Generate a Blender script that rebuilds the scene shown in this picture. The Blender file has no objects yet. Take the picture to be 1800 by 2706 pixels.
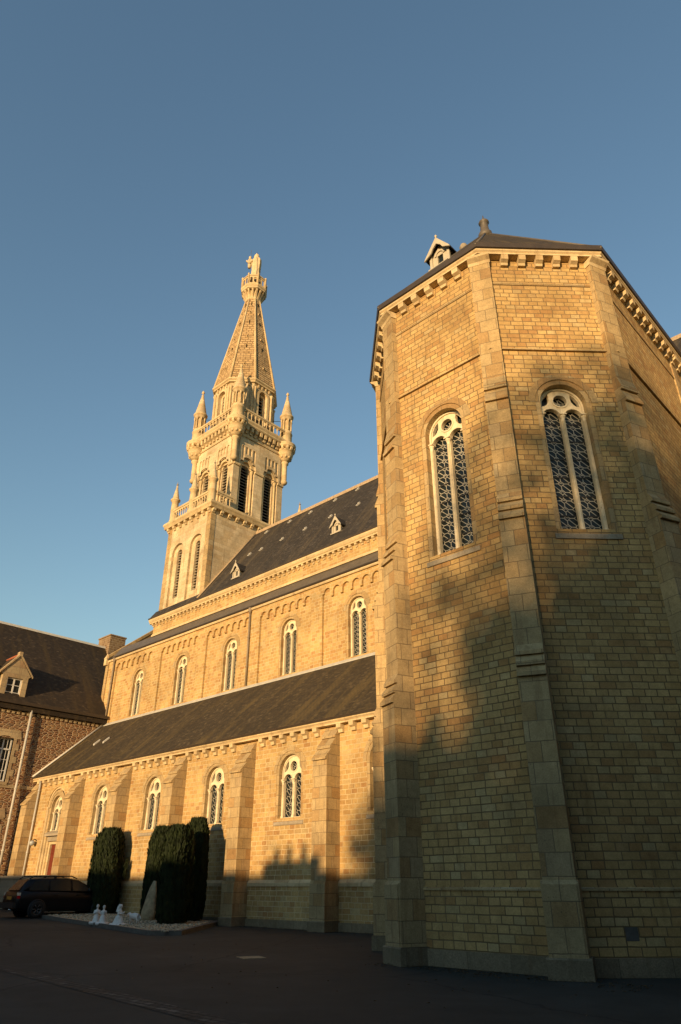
import bpy, math, random
from mathutils import Vector, Matrix
from mathutils.geometry import tessellate_polygon
random.seed(7)
R = math.radians
sc = bpy.context.scene
K = 0.76                                   # survey units -> metres

# ------------------------------------------------------------------ camera
cd = bpy.data.cameras.new('camera'); cam = bpy.data.objects.new('camera', cd)
sc.collection.objects.link(cam); sc.camera = cam
cd.sensor_fit = 'VERTICAL'; cd.sensor_height = 24.0; cd.lens = 24.0 * 1832 / 2706
cam.location = (0, 0, 1.6 * K); cam.rotation_euler = (R(90 + 28.31), 0, R(43.1))
cd.clip_start = 0.1; cd.clip_end = 3000
# ------------------------------------------------------------------ light
SAZ, SEL = 18.0, 8.0                        # sun: degrees east of south, elevation
w = bpy.data.worlds.new('World'); sc.world = w; w.use_nodes = True
nt = w.node_tree; bg = nt.nodes['Background']
sky = nt.nodes.new('ShaderNodeTexSky'); sky.sky_type = 'NISHITA'; sky.sun_disc = False
sky.sun_elevation = R(SEL); sky.sun_rotation = R(180 - SAZ)
sky.air_density = 1.45; sky.dust_density = 0.15; sky.ozone_density = 2.6
nt.links.new(sky.outputs[0], bg.inputs[0]); bg.inputs[1].default_value = 0.14
sl = bpy.data.lights.new('sun', 'SUN'); sun = bpy.data.objects.new('sun', sl); sc.collection.objects.link(sun)
sl.energy = 4.5; sl.angle = R(0.55); sl.color = (1.0, 0.68, 0.36)
ts = Vector((math.sin(R(SAZ)) * math.cos(R(SEL)), -math.cos(R(SAZ)) * math.cos(R(SEL)), math.sin(R(SEL))))
sun.rotation_euler = ts.to_track_quat('Z', 'Y').to_euler(); sun.location = (0, 0, 60)
sc.view_settings.view_transform = 'Standard'; sc.view_settings.look = 'None'
sc.view_settings.exposure = 0.68; sc.view_settings.gamma = 1.0
sc.render.engine = 'CYCLES'

# ------------------------------------------------------------------ helpers
col = sc.collection
class Fr:
    """local frame: u along the wall, d outwards, z up"""
    def __init__(s, x, y, ang=0.0, z=0.0):
        a = R(ang); s.o = (x, y, z); s.t = (math.cos(a), math.sin(a)); s.n = (math.sin(a), -math.cos(a))
    def p(s, u, d, z):
        return (s.o[0] + s.t[0] * u + s.n[0] * d, s.o[1] + s.t[1] * u + s.n[1] * d, s.o[2] + z)
L0 = Fr(0, 0, 0)
WM = {}
class MB:
    def __init__(s): s.v = []; s.f = []; s.sm = []
    def add(s, vs, fs, smooth=False):
        n = len(s.v); s.v += [tuple(p) for p in vs]
        for f in fs: s.f.append([i + n for i in f]); s.sm.append(smooth)
        return s
    def box(s, fr, u0, u1, d0, d1, z0, z1):
        P = [fr.p(u, d, z) for z in (z0, z1) for d in (d0, d1) for u in (u0, u1)]
        return s.add(P, [(0, 1, 3, 2), (4, 6, 7, 5), (0, 4, 5, 1), (2, 3, 7, 6), (0, 2, 6, 4), (1, 5, 7, 3)])
    def prism(s, fr, poly, u0, u1):          # poly in (d,z), along u
        n = len(poly); P = [fr.p(u0, d, z) for d, z in poly] + [fr.p(u1, d, z) for d, z in poly]
        tri = tessellate_polygon([[Vector((a, b, 0)) for a, b in poly]])
        F = [tuple(t) for t in tri] + [tuple(i + n for i in t[::-1]) for t in tri]
        F += [(i, (i + 1) % n, n + (i + 1) % n, n + i) for i in range(n)]
        return s.add(P, F)
    def plate(s, fr, loops, d0, d1):         # loops in (u,z); first is the outline, others are holes
        pts = [p for l in loops for p in l]; n = len(pts)
        tri = tessellate_polygon([[Vector((a, b, 0)) for a, b in l] for l in loops])
        P = [fr.p(u, d1, z) for u, z in pts] + [fr.p(u, d0, z) for u, z in pts]
        F = [tuple(t) for t in tri] + [tuple(i + n for i in t[::-1]) for t in tri]
        o = 0
        for l in loops:
            m = len(l)
            F += [(o + i, o + (i + 1) % m, n + o + (i + 1) % m, n + o + i) for i in range(m)]
            o += m
        return s.add(P, F)
    def lathe(s, c, prof, n=12, ph=0.0, smooth=True, sx=1.0, sy=1.0):   # prof (r,z)
        P = []; F = []
        for r, z in prof:
            for k in range(n):
                a = 2 * math.pi * (k + ph) / n; P.append((c[0] + r * math.cos(a) * sx, c[1] + r * math.sin(a) * sy, c[2] + z))
        for j in range(len(prof) - 1):
            for k in range(n): F.append((j * n + k, j * n + (k + 1) % n, (j + 1) * n + (k + 1) % n, (j + 1) * n + k))
        F.append(tuple(range(n))[::-1]); F.append(tuple((len(prof) - 1) * n + k for k in range(n)))
        return s.add(P, F, smooth)
    def tube(s, pts, r, n=8, smooth=True):
        P = []; F = []; pts = [Vector(p) for p in pts]; rr = r if isinstance(r, (list, tuple)) else [r] * len(pts)
        for i, p in enumerate(pts):
            t = (pts[min(i + 1, len(pts) - 1)] - pts[max(i - 1, 0)]).normalized()
            a = t.cross(Vector((0, 0, 1)));
            if a.length < 1e-3: a = Vector((1, 0, 0))
            a.normalize(); b = t.cross(a)
            for k in range(n):
                q = 2 * math.pi * k / n; P.append(p + (a * math.cos(q) + b * math.sin(q)) * rr[i])
        for j in range(len(pts) - 1):
            for k in range(n): F.append((j * n + k, j * n + (k + 1) % n, (j + 1) * n + (k + 1) % n, (j + 1) * n + k))
        F.append(tuple(range(n))[::-1]); F.append(tuple((len(pts) - 1) * n + k for k in range(n)))
        return s.add(P, F, smooth)
    def build(s, name, mat, parent=None, loc=None, rot=0.0, recalc=True, wc=True):
        """wc: vertices/loc are given in world survey units (else in the parent's frame)"""
        me = bpy.data.meshes.new(name)
        me.from_pydata([(x * K, y * K, z * K) for x, y, z in s.v], [], s.f)
        if recalc:
            import bmesh
            b = bmesh.new(); b.from_mesh(me); bmesh.ops.recalc_face_normals(b, faces=b.faces); b.to_mesh(me); b.free()
        me.polygons.foreach_set('use_smooth', s.sm); me.update()
        uv = me.uv_layers.new(name='UVMap').data
        co = [v.co for v in me.vertices]
        for p in me.polygons:
            n = p.normal
            if abs(n.z) > 0.97: t = Vector((1, 0, 0)); b = Vector((0, 1, 0))
            else:
                t = Vector((-n.y, n.x, 0)).normalized(); b = n.cross(t)
                if abs(n.z) < 0.03: b = Vector((0, 0, 1))
            for li in p.loop_indices:
                c = co[me.loops[li].vertex_index]; uv[li].uv = (c.dot(t), c.dot(b))
        me.materials.append(mat)
        return link(name, me, parent, loc, rot, wc)
def link(name, me, parent=None, loc=None, rot=0.0, wc=True):
    o = bpy.data.objects.new(name, me); col.objects.link(o)
    M = Matrix.Translation(Vector(loc or (0, 0, 0)) * K) @ Matrix.Rotation(rot, 4, 'Z')
    o.location = M.to_translation(); o.rotation_euler = (0, 0, rot)
    if parent is not None:
        o.parent = parent
        if wc: o.matrix_parent_inverse = WM[parent].inverted(); WM[o] = M
        else: WM[o] = WM[parent] @ M
    else: WM[o] = M
    return o
def empty(name, loc, label=None, cat=None, group=None, kind=None, rot=0.0):
    o = link(name, None, None, loc, rot); o.empty_display_size = 0.3
    return tag(o, label, cat, group, kind)
def tag(o, label=None, cat=None, group=None, kind=None):
    if label: o['label'] = label
    if cat: o['category'] = cat
    if group: o['group'] = group
    if kind: o['kind'] = kind
    return o
def copy_tree(o, parent=None, M=None):
    c = o.copy(); col.objects.link(c)
    if parent is not None: c.parent = parent
    WM[c] = M if M is not None else WM[o]
    for k in [x for x in col.objects if x.parent == o]: copy_tree(k, c)
    return c
def put(o, loc, rot=0.0):
    M = Matrix.Translation(Vector(loc) * K) @ Matrix.Rotation(rot, 4, 'Z'); o.location = M.to_translation(); o.rotation_euler = (0, 0, rot)
    WM[o] = M; return o
def arch(uc, hw, z0, zs, n=18):              # closed arch outline
    return [(uc - hw, z0), (uc + hw, z0)] + [(uc + hw * math.cos(math.pi * k / n), zs + hw * math.sin(math.pi * k / n)) for k in range(n + 1)]
def circ(uc, zc, r, n=20): return [(uc + r * math.cos(2 * math.pi * k / n), zc + r * math.sin(2 * math.pi * k / n)) for k in range(n)]
def rect(u0, u1, z0, z1): return [(u0, z0), (u1, z0), (u1, z1), (u0, z1)]
def band(uc, h0, h1, z0, zs, n=18):          # arch band between half widths h0<h1, open below
    o = [(uc + h1, z0)] + [(uc + h1 * math.cos(math.pi * k / n), zs + h1 * math.sin(math.pi * k / n)) for k in range(n + 1)] + [(uc - h1, z0)]
    i = [(uc - h0, z0)] + [(uc - h0 * math.cos(math.pi * k / n), zs + h0 * math.sin(math.pi * k / n)) for k in range(n + 1)] + [(uc + h0, z0)]
    return o + i

# ------------------------------------------------------------------ materials
def mat(name):
    m = bpy.data.materials.new(name); m.use_nodes = True
    n = m.node_tree.nodes; return m, n, m.node_tree.links, n['Principled BSDF']
def ramp(n, stops, interp='LINEAR'):
    r = n.new('ShaderNodeValToRGB'); e = r.color_ramp.elements; r.color_ramp.interpolation = interp
    while len(e) < len(stops): e.new(0.5)
    for x, (p, c) in zip(e, stops): x.position = p; x.color = (c[0], c[1], c[2], 1)
    return r
def noise(n, l, sc_, det=4, rough=0.55, vec=None, dist=0.0):
    t = n.new('ShaderNodeTexNoise'); t.inputs['Scale'].default_value = sc_; t.inputs['Detail'].default_value = det
    t.inputs['Roughness'].default_value = rough; t.inputs['Distortion'].default_value = dist
    if vec is not None: l.new(vec, t.inputs['Vector'])
    return t
def mix(n, l, a, b, f, mode='MIX'):
    m = n.new('ShaderNodeMix'); m.data_type = 'RGBA'; m.blend_type = mode
    for s_, x in ((m.inputs[6], a), (m.inputs[7], b), (m.inputs[0], f)):
        if hasattr(x, 'is_linked'): l.new(x, s_)
        elif isinstance(x, (int, float)): s_.default_value = x
        else: s_.default_value = (x[0], x[1], x[2], 1)
    return m.outputs[2]
def mth(n, l, op, a, b=0.0, c=None):
    m = n.new('ShaderNodeMath'); m.operation = op
    for i, x in enumerate((a, b) if c is None else (a, b, c)):
        if hasattr(x, 'is_linked'): l.new(x, m.inputs[i])
        else: m.inputs[i].default_value = x
    return m.outputs[0]
def rng(n, l, v, a, b, c, d):
    m = n.new('ShaderNodeMapRange'); l.new(v, m.inputs[0])
    for i, x in enumerate((a, b, c, d)): m.inputs[i + 1].default_value = x
    return m.outputs[0]
def bump(n, l, h, s, d, bs, prev=None):
    b = n.new('ShaderNodeBump'); b.inputs['Strength'].default_value = s; b.inputs['Distance'].default_value = d
    l.new(h, b.inputs['Height'])
    if prev: l.new(prev, b.inputs['Normal'])
    l.new(b.outputs[0], bs.inputs['Normal']); return b.outputs[0]
def ashlar(name, row, wid, stops, mortar, msz=0.035, spk=0.25, stain=0.3, rust=0.35, bmp=0.6, streak=.45):
    m, n, l, bs = mat(name)
    tc = n.new('ShaderNodeTexCoord'); uv = tc.outputs['UV']; ob = tc.outputs['Object']
    wob = noise(n, l, 3.0, 3, vec=ob)
    sub = n.new('ShaderNodeVectorMath'); sub.operation = 'SUBTRACT'; l.new(wob.outputs['Color'], sub.inputs[0]); sub.inputs[1].default_value = (.5, .5, .5)
    scl = n.new('ShaderNodeVectorMath'); scl.operation = 'SCALE'; l.new(sub.outputs[0], scl.inputs[0]); scl.inputs['Scale'].default_value = 0.018
    ad = n.new('ShaderNodeVectorMath'); l.new(uv, ad.inputs[0]); l.new(scl.outputs[0], ad.inputs[1])
    def brick(r, w_, off=0.5, sq=1.0, fq=2):
        b = n.new('ShaderNodeTexBrick'); l.new(ad.outputs[0], b.inputs['Vector'])
        b.offset = off; b.squash = sq; b.squash_frequency = fq; b.offset_frequency = 2
        b.inputs['Scale'].default_value = 1.0; b.inputs['Color1'].default_value = (0, 0, 0, 1); b.inputs['Color2'].default_value = (1, 1, 1, 1)
        b.inputs['Mortar'].default_value = (.5, .5, .5, 1); b.inputs['Mortar Size'].default_value = msz * row * K
        b.inputs['Mortar Smooth'].default_value = 0.35; b.inputs['Bias'].default_value = 0.0
        b.inputs['Brick Width'].default_value = w_ * K; b.inputs['Row Height'].default_value = r * K; return b
    b1 = brick(row, wid, 0.43, 1.35, 3)
    rp = ramp(n, stops); l.new(b1.outputs['Color'], rp.inputs[0])
    sp = noise(n, l, 42, 3, 0.7, ob); sp2 = noise(n, l, 9, 4, 0.6, ob); lg = noise(n, l, 0.55, 5, 0.6, ob, 0.6)
    c = mix(n, l, rp.outputs[0], (0.5, 0.5, 0.5), 0.0)
    vm = n.new('ShaderNodeHueSaturation'); l.new(rp.outputs[0], vm.inputs['Color'])
    f = mth(n, l, 'MULTIPLY', rng(n, l, sp.outputs[0], .3, .7, 1 - spk, 1 + spk), rng(n, l, sp2.outputs[0], .3, .7, .88, 1.12))
    f = mth(n, l, 'MULTIPLY', f, rng(n, l, lg.outputs[0], .3, .7, 1 - stain, 1 + stain * .45))
    l.new(f, vm.inputs['Value']); c = vm.outputs[0]
    ru = noise(n, l, 0.9, 4, 0.6, ob, 1.0); rf = mth(n, l, 'MULTIPLY', rng(n, l, ru.outputs[0], .6, .74, 0, rust), 1.0)
    c = mix(n, l, c, (0.30, 0.155, 0.07), rf)
    pits = noise(n, l, 26, 2, 0.5, ob); c = mix(n, l, c, (0.10, 0.075, 0.05), rng(n, l, pits.outputs[0], .70, .76, 0, .75))
    mps = n.new('ShaderNodeMapping'); l.new(ob, mps.inputs[0]); mps.inputs['Scale'].default_value = (2.4, 2.4, .22)
    sk = noise(n, l, 1.7, 5, .6, mps.outputs[0], .4); c = mix(n, l, c, (.15, .085, .035), rng(n, l, sk.outputs[0], .56, .72, 0, streak))
    pt_ = noise(n, l, 1.3, 3, .5, ob); mo2 = mix(n, l, mortar, tuple(x * 1.4 for x in mortar), rng(n, l, pt_.outputs[0], .48, .62, 0, .8))
    c = mix(n, l, c, mo2, b1.outputs['Fac'])
    l.new(c, bs.inputs['Base Color']); bs.inputs['Roughness'].default_value = 0.92; bs.inputs['Specular IOR Level'].default_value = 0.15
    h = mth(n, l, 'SUBTRACT', mth(n, l, 'MULTIPLY', sp2.outputs[0], 0.5), b1.outputs['Fac'])
    h = mth(n, l, 'ADD', h, mth(n, l, 'MULTIPLY', b1.outputs['Color'], 0.25))
    h = mth(n, l, 'ADD', h, mth(n, l, 'MULTIPLY', sp.outputs[0], 0.35))
    bump(n, l, h, bmp, 0.012, bs)
    return m
ST = [(0.0, (.40, .25, .095)), (.28, (.46, .305, .12)), (.55, (.50, .34, .14)), (.72, (.43, .27, .105)), (.84, (.37, .21, .08)), (.93, (.43, .31, .14)), (1.0, (.49, .36, .17))]
GB = [(0.0, (.37, .27, .135)), (.35, (.45, .33, .165)), (.6, (.41, .285, .13)), (.8, (.35, .215, .09)), (1.0, (.41, .33, .19))]
M = {}
M['wall'] = ashlar('coursed_stone', .172, .29, ST, (.16, .11, .055), .085, .15)  # dark mortar colour also holds the shadow in the joints
M['aisle'] = ashlar('pale_coursed_stone', .20, .34, ST, (.50, .40, .23), .06, .16)
M['block'] = ashlar('buttress_stone', .44, .5, GB, (.17, .125, .07), .022, .2)
LS = [(0.0, (.53, .41, .225)), (.5, (.60, .465, .26)), (1.0, (.48, .35, .18))]
M['lime'] = ashlar('dressed_limestone', .42, .9, LS, (.5, .4, .25), .012, .08, .22, .25, .3)
M['trac'] = ashlar('tracery_limestone', .9, 1.6, [(0, (.68, .57, .37)), (1, (.72, .61, .41))], (.64, .56, .40), .006, .05, .12, .15, .15)
TW = [(0.0, (.54, .43, .26)), (.5, (.61, .49, .30)), (1.0, (.47, .35, .19))]
M['tower'] = ashlar('tower_stone', .34, .75, TW, (.36, .28, .17), .03, .14, .35, .35, .4)
M['spire'] = ashlar('spire_scaled_stone', .30, .5, [(0, (.48, .335, .165)), (.5, (.53, .38, .195)), (1, (.40, .265, .12))], (.17, .11, .055), .16, .15, .3, .4, 1.0)
M['sill'] = ashlar('grey_sill_stone', .8, 1.4, [(0, (.30, .255, .18)), (1, (.36, .30, .21))], (.2, .16, .1), .01, .2)
def slate(name, base, moss, sc_=1.0):
    m, n, l, bs = mat(name)
    tc = n.new('ShaderNodeTexCoord'); uv = tc.outputs['UV']; ob = tc.outputs['Object']
    b = n.new('ShaderNodeTexBrick'); l.new(uv, b.inputs['Vector']); b.inputs['Scale'].default_value = 1
    b.inputs['Color1'].default_value = (0, 0, 0, 1); b.inputs['Color2'].default_value = (1, 1, 1, 1); b.inputs['Mortar'].default_value = (0, 0, 0, 1)
    b.inputs['Mortar Size'].default_value = 0.006; b.inputs['Brick Width'].default_value = .17 * sc_; b.inputs['Row Height'].default_value = .11 * sc_
    rp = ramp(n, [(0, tuple(x * .72 for x in base)), (.6, base), (.9, tuple(x * 1.3 for x in base)), (1, tuple(x * 2.0 for x in base))]); l.new(b.outputs['Color'], rp.inputs[0])
    lg = noise(n, l, 0.5, 5, .6, ob, .5)
    mp = n.new('ShaderNodeMapping'); l.new(uv, mp.inputs[0]); mp.inputs['Scale'].default_value = (1.1, .12, 1)
    st = noise(n, l, 1.6, 5, .6, mp.outputs[0], .3)
    f = mth(n, l, 'MULTIPLY', rng(n, l, st.outputs[0], .50, .66, 0, .9), 1.0)
    c = mix(n, l, rp.outputs[0], moss, f)
    c = mix(n, l, c, tuple(x * .55 for x in base), rng(n, l, lg.outputs[0], .45, .7, 0, .5))
    c = mix(n, l, c, (0.02, .018, .015), mth(n, l, 'MULTIPLY', b.outputs['Fac'], .8))
    l.new(c, bs.inputs['Base Color']); bs.inputs['Roughness'].default_value = 0.8; bs.inputs['Specular IOR Level'].default_value = .25
    h = mth(n, l, 'ADD', mth(n, l, 'MULTIPLY', b.outputs['Color'], .6), mth(n, l, 'MULTIPLY', b.outputs['Fac'], -1.0))
    bump(n, l, h, .5, .008, bs); return m
M['slate'] = slate('nave_slate', (.040, .034, .027), (.085, .066, .040))
M['slate2'] = slate('mossy_slate', (.050, .037, .019), (.10, .070, .026))
M['slate3'] = slate('dark_brown_slate', (.038, .027, .016), (.065, .044, .018))
def plain(name, c, rough=.6, metal=0.0, var=.15, s=6.0, bmp=.15, spec=.4, dist=.01):
    m, n, l, bs = mat(name); tc = n.new('ShaderNodeTexCoord')
    t = noise(n, l, s, 5, .6, tc.outputs['Object'])
    rp = ramp(n, [(.3, tuple(x * (1 - var) for x in c)), (.7, tuple(min(1, x * (1 + var)) for x in c))]); l.new(t.outputs[0], rp.inputs[0])
    l.new(rp.outputs[0], bs.inputs['Base Color']); bs.inputs['Roughness'].default_value = rough; bs.inputs['Metallic'].default_value = metal
    bs.inputs['Specular IOR Level'].default_value = spec
    if bmp: bump(n, l, t.outputs[0], bmp, dist, bs)
    return m
M['lead'] = plain('lead_sheet', (.10, .083, .06), .55, 0, .2, 3)
M['gutter'] = plain('dark_gutter_metal', (.045, .033, .022), .5, 0, .2, 4)
M['zinc'] = plain('pale_zinc', (.50, .48, .42), .5, 0, .12, 5)
M['pipe'] = plain('grey_painted_pipe', (.42, .40, .34), .5, 0, .12, 5)
M['pipe2'] = plain('dark_pipe', (.22, .17, .11), .6, 0, .2, 5)
M['glass'] = plain('dark_window_glass', (.010, .015, .015), .3, 0, .5, 2.5, .25, .3)
M['came'] = plain('lead_came', (.40, .37, .29), .5, 0, .2, 8)
M['bar'] = plain('iron_bar', (.03, .028, .025), .6, 0, .2, 8)
M['louv'] = plain('slate_louvre', (.30, .27, .21), .75, 0, .25, 8)
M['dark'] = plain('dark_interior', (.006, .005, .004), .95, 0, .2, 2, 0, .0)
M['reddoor'] = plain('red_brown_door_paint', (.13, .024, .012), .45, 0, .2, 4)
M['paint'] = plain('cream_painted_wood', (.42, .37, .27), .6, 0, .12, 8)
M['whitep'] = plain('white_window_paint', (.62, .60, .54), .5, 0, .08, 8)
M['ridge'] = plain('ridge_tiles', (.34, .25, .15), .8, 0, .3, 9)
M['rtile'] = plain('red_ridge_tiles', (.30, .09, .04), .8, 0, .3, 9)
M['carp'] = plain('black_car_paint', (.004, .004, .005), .35, 0, .1, 2, 0, .25)
M['carg'] = plain('car_window_glass', (.02, .022, .02), .15, 0, .3, 1, 0, .3)
M['tyre'] = plain('tyre_rubber', (.012, .012, .012), .8, 0, .2, 20)
M['rim'] = plain('alloy_rim', (.09, .09, .09), .35, .6, .1, 9)
M['trim'] = plain('black_plastic', (.012, .012, .012), .6, 0, .1, 9)
M['tail'] = plain('red_lamp_lens', (.35, .01, .015), .2, 0, .1, 9, 0)
M['tailw'] = plain('clear_lamp_lens', (.55, .5, .4), .2, 0, .1, 9, 0)
M['plate'] = plain('yellow_plate', (.42, .20, .03), .5, 0, .1, 9, 0)
M['chrome'] = plain('bright_metal', (.5, .5, .5), .25, .8, .05, 9, 0)
M['marble'] = plain('weathered_white_stone', (.62, .60, .56), .7, 0, .1, 14, .2)
M['granite'] = plain('rough_granite', (.30, .235, .14), .9, 0, .3, 9, .6, .2, .03)
M['kerb'] = plain('concrete_kerb', (.10, .09, .075), .9, 0, .25, 6, .4)
M['bark'] = plain('yew_bark', (.09, .055, .03), .9, 0, .3, 9, .6)
M['lamp'] = plain('lamp_glass', (.35, .36, .33), .25, 0, .1, 9, 0)
M['base'] = ashlar('grey_granite_base', .36, .8, [(0, (.18, .14, .085)), (.6, (.23, .18, .11)), (1, (.27, .21, .13))], (.10, .08, .05), .02, .25)
M['low'] = ashlar('garden_wall_stone', .5, 1.1, [(0, (.22, .19, .14)), (1, (.30, .25, .18))], (.16, .13, .09), .02, .2)
def rubble():
    m, n, l, bs = mat('red_rubble_stone'); tc = n.new('ShaderNodeTexCoord')
    wob = noise(n, l, 2.6, 3, vec=tc.outputs['UV']); 
    sub = n.new('ShaderNodeVectorMath'); sub.operation = 'SUBTRACT'; l.new(wob.outputs['Color'], sub.inputs[0]); sub.inputs[1].default_value = (.5, .5, .5)
    scl = n.new('ShaderNodeVectorMath'); scl.operation = 'SCALE'; l.new(sub.outputs[0], scl.inputs[0]); scl.inputs['Scale'].default_value = 0.10
    ad = n.new('ShaderNodeVectorMath'); l.new(tc.outputs['UV'], ad.inputs[0]); l.new(scl.outputs[0], ad.inputs[1])
    mp = n.new('ShaderNodeMapping'); l.new(ad.outputs[0], mp.inputs[0]); mp.inputs['Scale'].default_value = (3.6, 9.5, 1)
    v = n.new('ShaderNodeTexVoronoi'); v.inputs['Scale'].default_value = 1.0; v.inputs['Randomness'].default_value = .85; v.voronoi_dimensions = '2D'; l.new(mp.outputs[0], v.inputs['Vector'])
    e = n.new('ShaderNodeTexVoronoi'); e.feature = 'DISTANCE_TO_EDGE'; e.inputs['Scale'].default_value = 1.0; e.inputs['Randomness'].default_value = .85; e.voronoi_dimensions = '2D'; l.new(mp.outputs[0], e.inputs['Vector'])
    sx = n.new('ShaderNodeSeparateColor'); l.new(v.outputs['Color'], sx.inputs[0])
    rp = ramp(n, [(0, (.085, .036, .016)), (.3, (.17, .068, .024)), (.6, (.22, .105, .04)), (.85, (.27, .16, .07)), (1, (.14, .085, .045))]); l.new(sx.outputs[0], rp.inputs[0])
    sp = noise(n, l, 16, 4, .6, tc.outputs['Object'])
    vm = n.new('ShaderNodeHueSaturation'); l.new(rp.outputs[0], vm.inputs['Color']); l.new(rng(n, l, sp.outputs[0], .3, .7, .7, 1.3), vm.inputs['Value'])
    mo = rng(n, l, e.outputs['Distance'], .04, .10, 1, 0)
    c = mix(n, l, vm.outputs[0], (.42, .31, .19), mo); l.new(c, bs.inputs['Base Color']); bs.inputs['Roughness'].default_value = .93
    h = mth(n, l, 'ADD', rng(n, l, e.outputs['Distance'], 0, .22, 0, 1), mth(n, l, 'MULTIPLY', sp.outputs[0], .5))
    bump(n, l, h, .8, .03, bs); return m
M['rubble'] = rubble()
M['quoin'] = ashlar('tan_quoin_stone', .5, .7, [(0, (.36, .27, .15)), (.6, (.42, .33, .19)), (1, (.34, .22, .12))], (.25, .19, .12), .03, .2)
M['quoin2'] = ashlar('brown_chimney_stone', .2, .34, [(0, (.20, .13, .07)), (.6, (.26, .18, .10)), (1, (.15, .09, .05))], (.30, .24, .16), .08, .2)
def leafmat(name, a, b):
    m, n, l, bs = mat(name); tc = n.new('ShaderNodeTexCoord')
    t = noise(n, l, 5, 3, .6, tc.outputs['Object']); rp = ramp(n, [(.3, a), (.7, b)]); l.new(t.outputs[0], rp.inputs[0])
    l.new(rp.outputs[0], bs.inputs['Base Color']); bs.inputs['Roughness'].default_value = .75; bs.inputs['Specular IOR Level'].default_value = .2; return m
M['yew'] = leafmat('yew_needles', (.005, .009, .002), (.017, .026, .005))
M['yewc'] = leafmat('yew_inner', (.006, .008, .003), (.012, .014, .005))
M['litter'] = leafmat('dry_leaf_litter', (.05, .035, .015), (.14, .09, .04))
M['leaf'] = leafmat('broad_leaves', (.04, .07, .02), (.07, .10, .03))
def ground_mat():
    m, n, l, bs = mat('asphalt'); tc = n.new('ShaderNodeTexCoord'); ob = tc.outputs['Object']
    g = noise(n, l, 70, 3, .7, ob); lg = noise(n, l, .35, 5, .6, ob, .8); md = noise(n, l, 2.2, 5, .65, ob)
    rp = ramp(n, [(.3, (.026, .0275, .024)), (.7, (.046, .0465, .040))]); l.new(g.outputs[0], rp.inputs[0])
    vm = n.new('ShaderNodeHueSaturation'); l.new(rp.outputs[0], vm.inputs['Color'])
    l.new(mth(n, l, 'MULTIPLY', rng(n, l, lg.outputs[0], .3, .7, .72, 1.22), rng(n, l, md.outputs[0], .3, .7, .85, 1.12)), vm.inputs['Value'])
    vo = n.new('ShaderNodeTexVoronoi'); vo.feature = 'DISTANCE_TO_EDGE'; vo.inputs['Scale'].default_value = .28
    wv = noise(n, l, 1.2, 4, .7, ob); mv = mix(n, l, ob, wv.outputs['Color'], .35); l.new(mv, vo.inputs['Vector'])
    c = mix(n, l, vm.outputs[0], (.018, .018, .017), rng(n, l, vo.outputs['Distance'], .003, .008, .8, 0))
    l.new(c, bs.inputs['Base Color']); bs.inputs['Roughness'].default_value = .9; bs.inputs['Specular IOR Level'].default_value = .2
    bump(n, l, mth(n, l, 'ADD', g.outputs[0], md.outputs[0]), .5, .006, bs); return m
M['ground'] = ground_mat()
def gravel_mat():
    m, n, l, bs = mat('cream_gravel'); tc = n.new('ShaderNodeTexCoord'); ob = tc.outputs['Object']
    v = n.new('ShaderNodeTexVoronoi'); v.inputs['Scale'].default_value = 22; l.new(ob, v.inputs['Vector'])
    sx = n.new('ShaderNodeSeparateColor'); l.new(v.outputs['Color'], sx.inputs[0])
    rp = ramp(n, [(0, (.10, .08, .05)), (.3, (.30, .25, .16)), (1, (.48, .42, .30))]); l.new(sx.outputs[0], rp.inputs[0])
    l.new(rp.outputs[0], bs.inputs['Base Color']); bs.inputs['Roughness'].default_value = .9
    bump(n, l, v.outputs['Distance'], 1, .02, bs); return m
M['gravel'] = gravel_mat()
M['cobble'] = ashlar('granite_setts', .16, .2, [(0, (.055, .05, .042)), (.8, (.08, .073, .06)), (1, (.13, .12, .10))], (.03, .028, .024), .16, .2)

# ------------------------------------------------------------------ ground
def gz(x): return max(0.0, (-25 - x) * 0.0125) if x > -60 else 0.4375
m = MB(); xs = [-1200, -300, -60, -55, -50, -45, -40, -35, -30, -25, 0, 60, 300, 1200]; ys = [-1200, -300, -60, 0, 30, 60, 300, 1200]
m.add([(x, y, gz(x)) for y in ys for x in xs], [(j * len(xs) + i, j * len(xs) + i + 1, (j + 1) * len(xs) + i + 1, (j + 1) * len(xs) + i) for j in range(len(ys) - 1) for i in range(len(xs) - 1)])
tag(m.build('ground', M['ground'], recalc=False), kind='structure')
m = MB(); gp = [(-60, 12.0), (-30, 9.1), (-18.2, 8.25), (-11.65, 7.5), (-8.4, 7.1), (-3, 6.2), (6, 4.6)]
for (x0, y0), (x1, y1) in zip(gp[:-1], gp[1:]):
    m.add([(x0, y0 - .22, gz(x0) + .006), (x1, y1 - .22, gz(x1) + .006), (x1, y1 + .22, gz(x1) + .006), (x0, y0 + .22, gz(x0) + .006)], [(0, 1, 2, 3)])
tag(m.build('paved_gutter_strip', M['cobble']), kind='structure')

# ================================================================== CHURCH
church = empty('church', (-26, 30, 0), 'large sandy stone church with bell tower, slate roofs, buttresses and polygonal apse', 'church')
def P_(name, mb, mt, parent=church, **k): return mb.build(name, M[mt], parent, **k)

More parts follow.
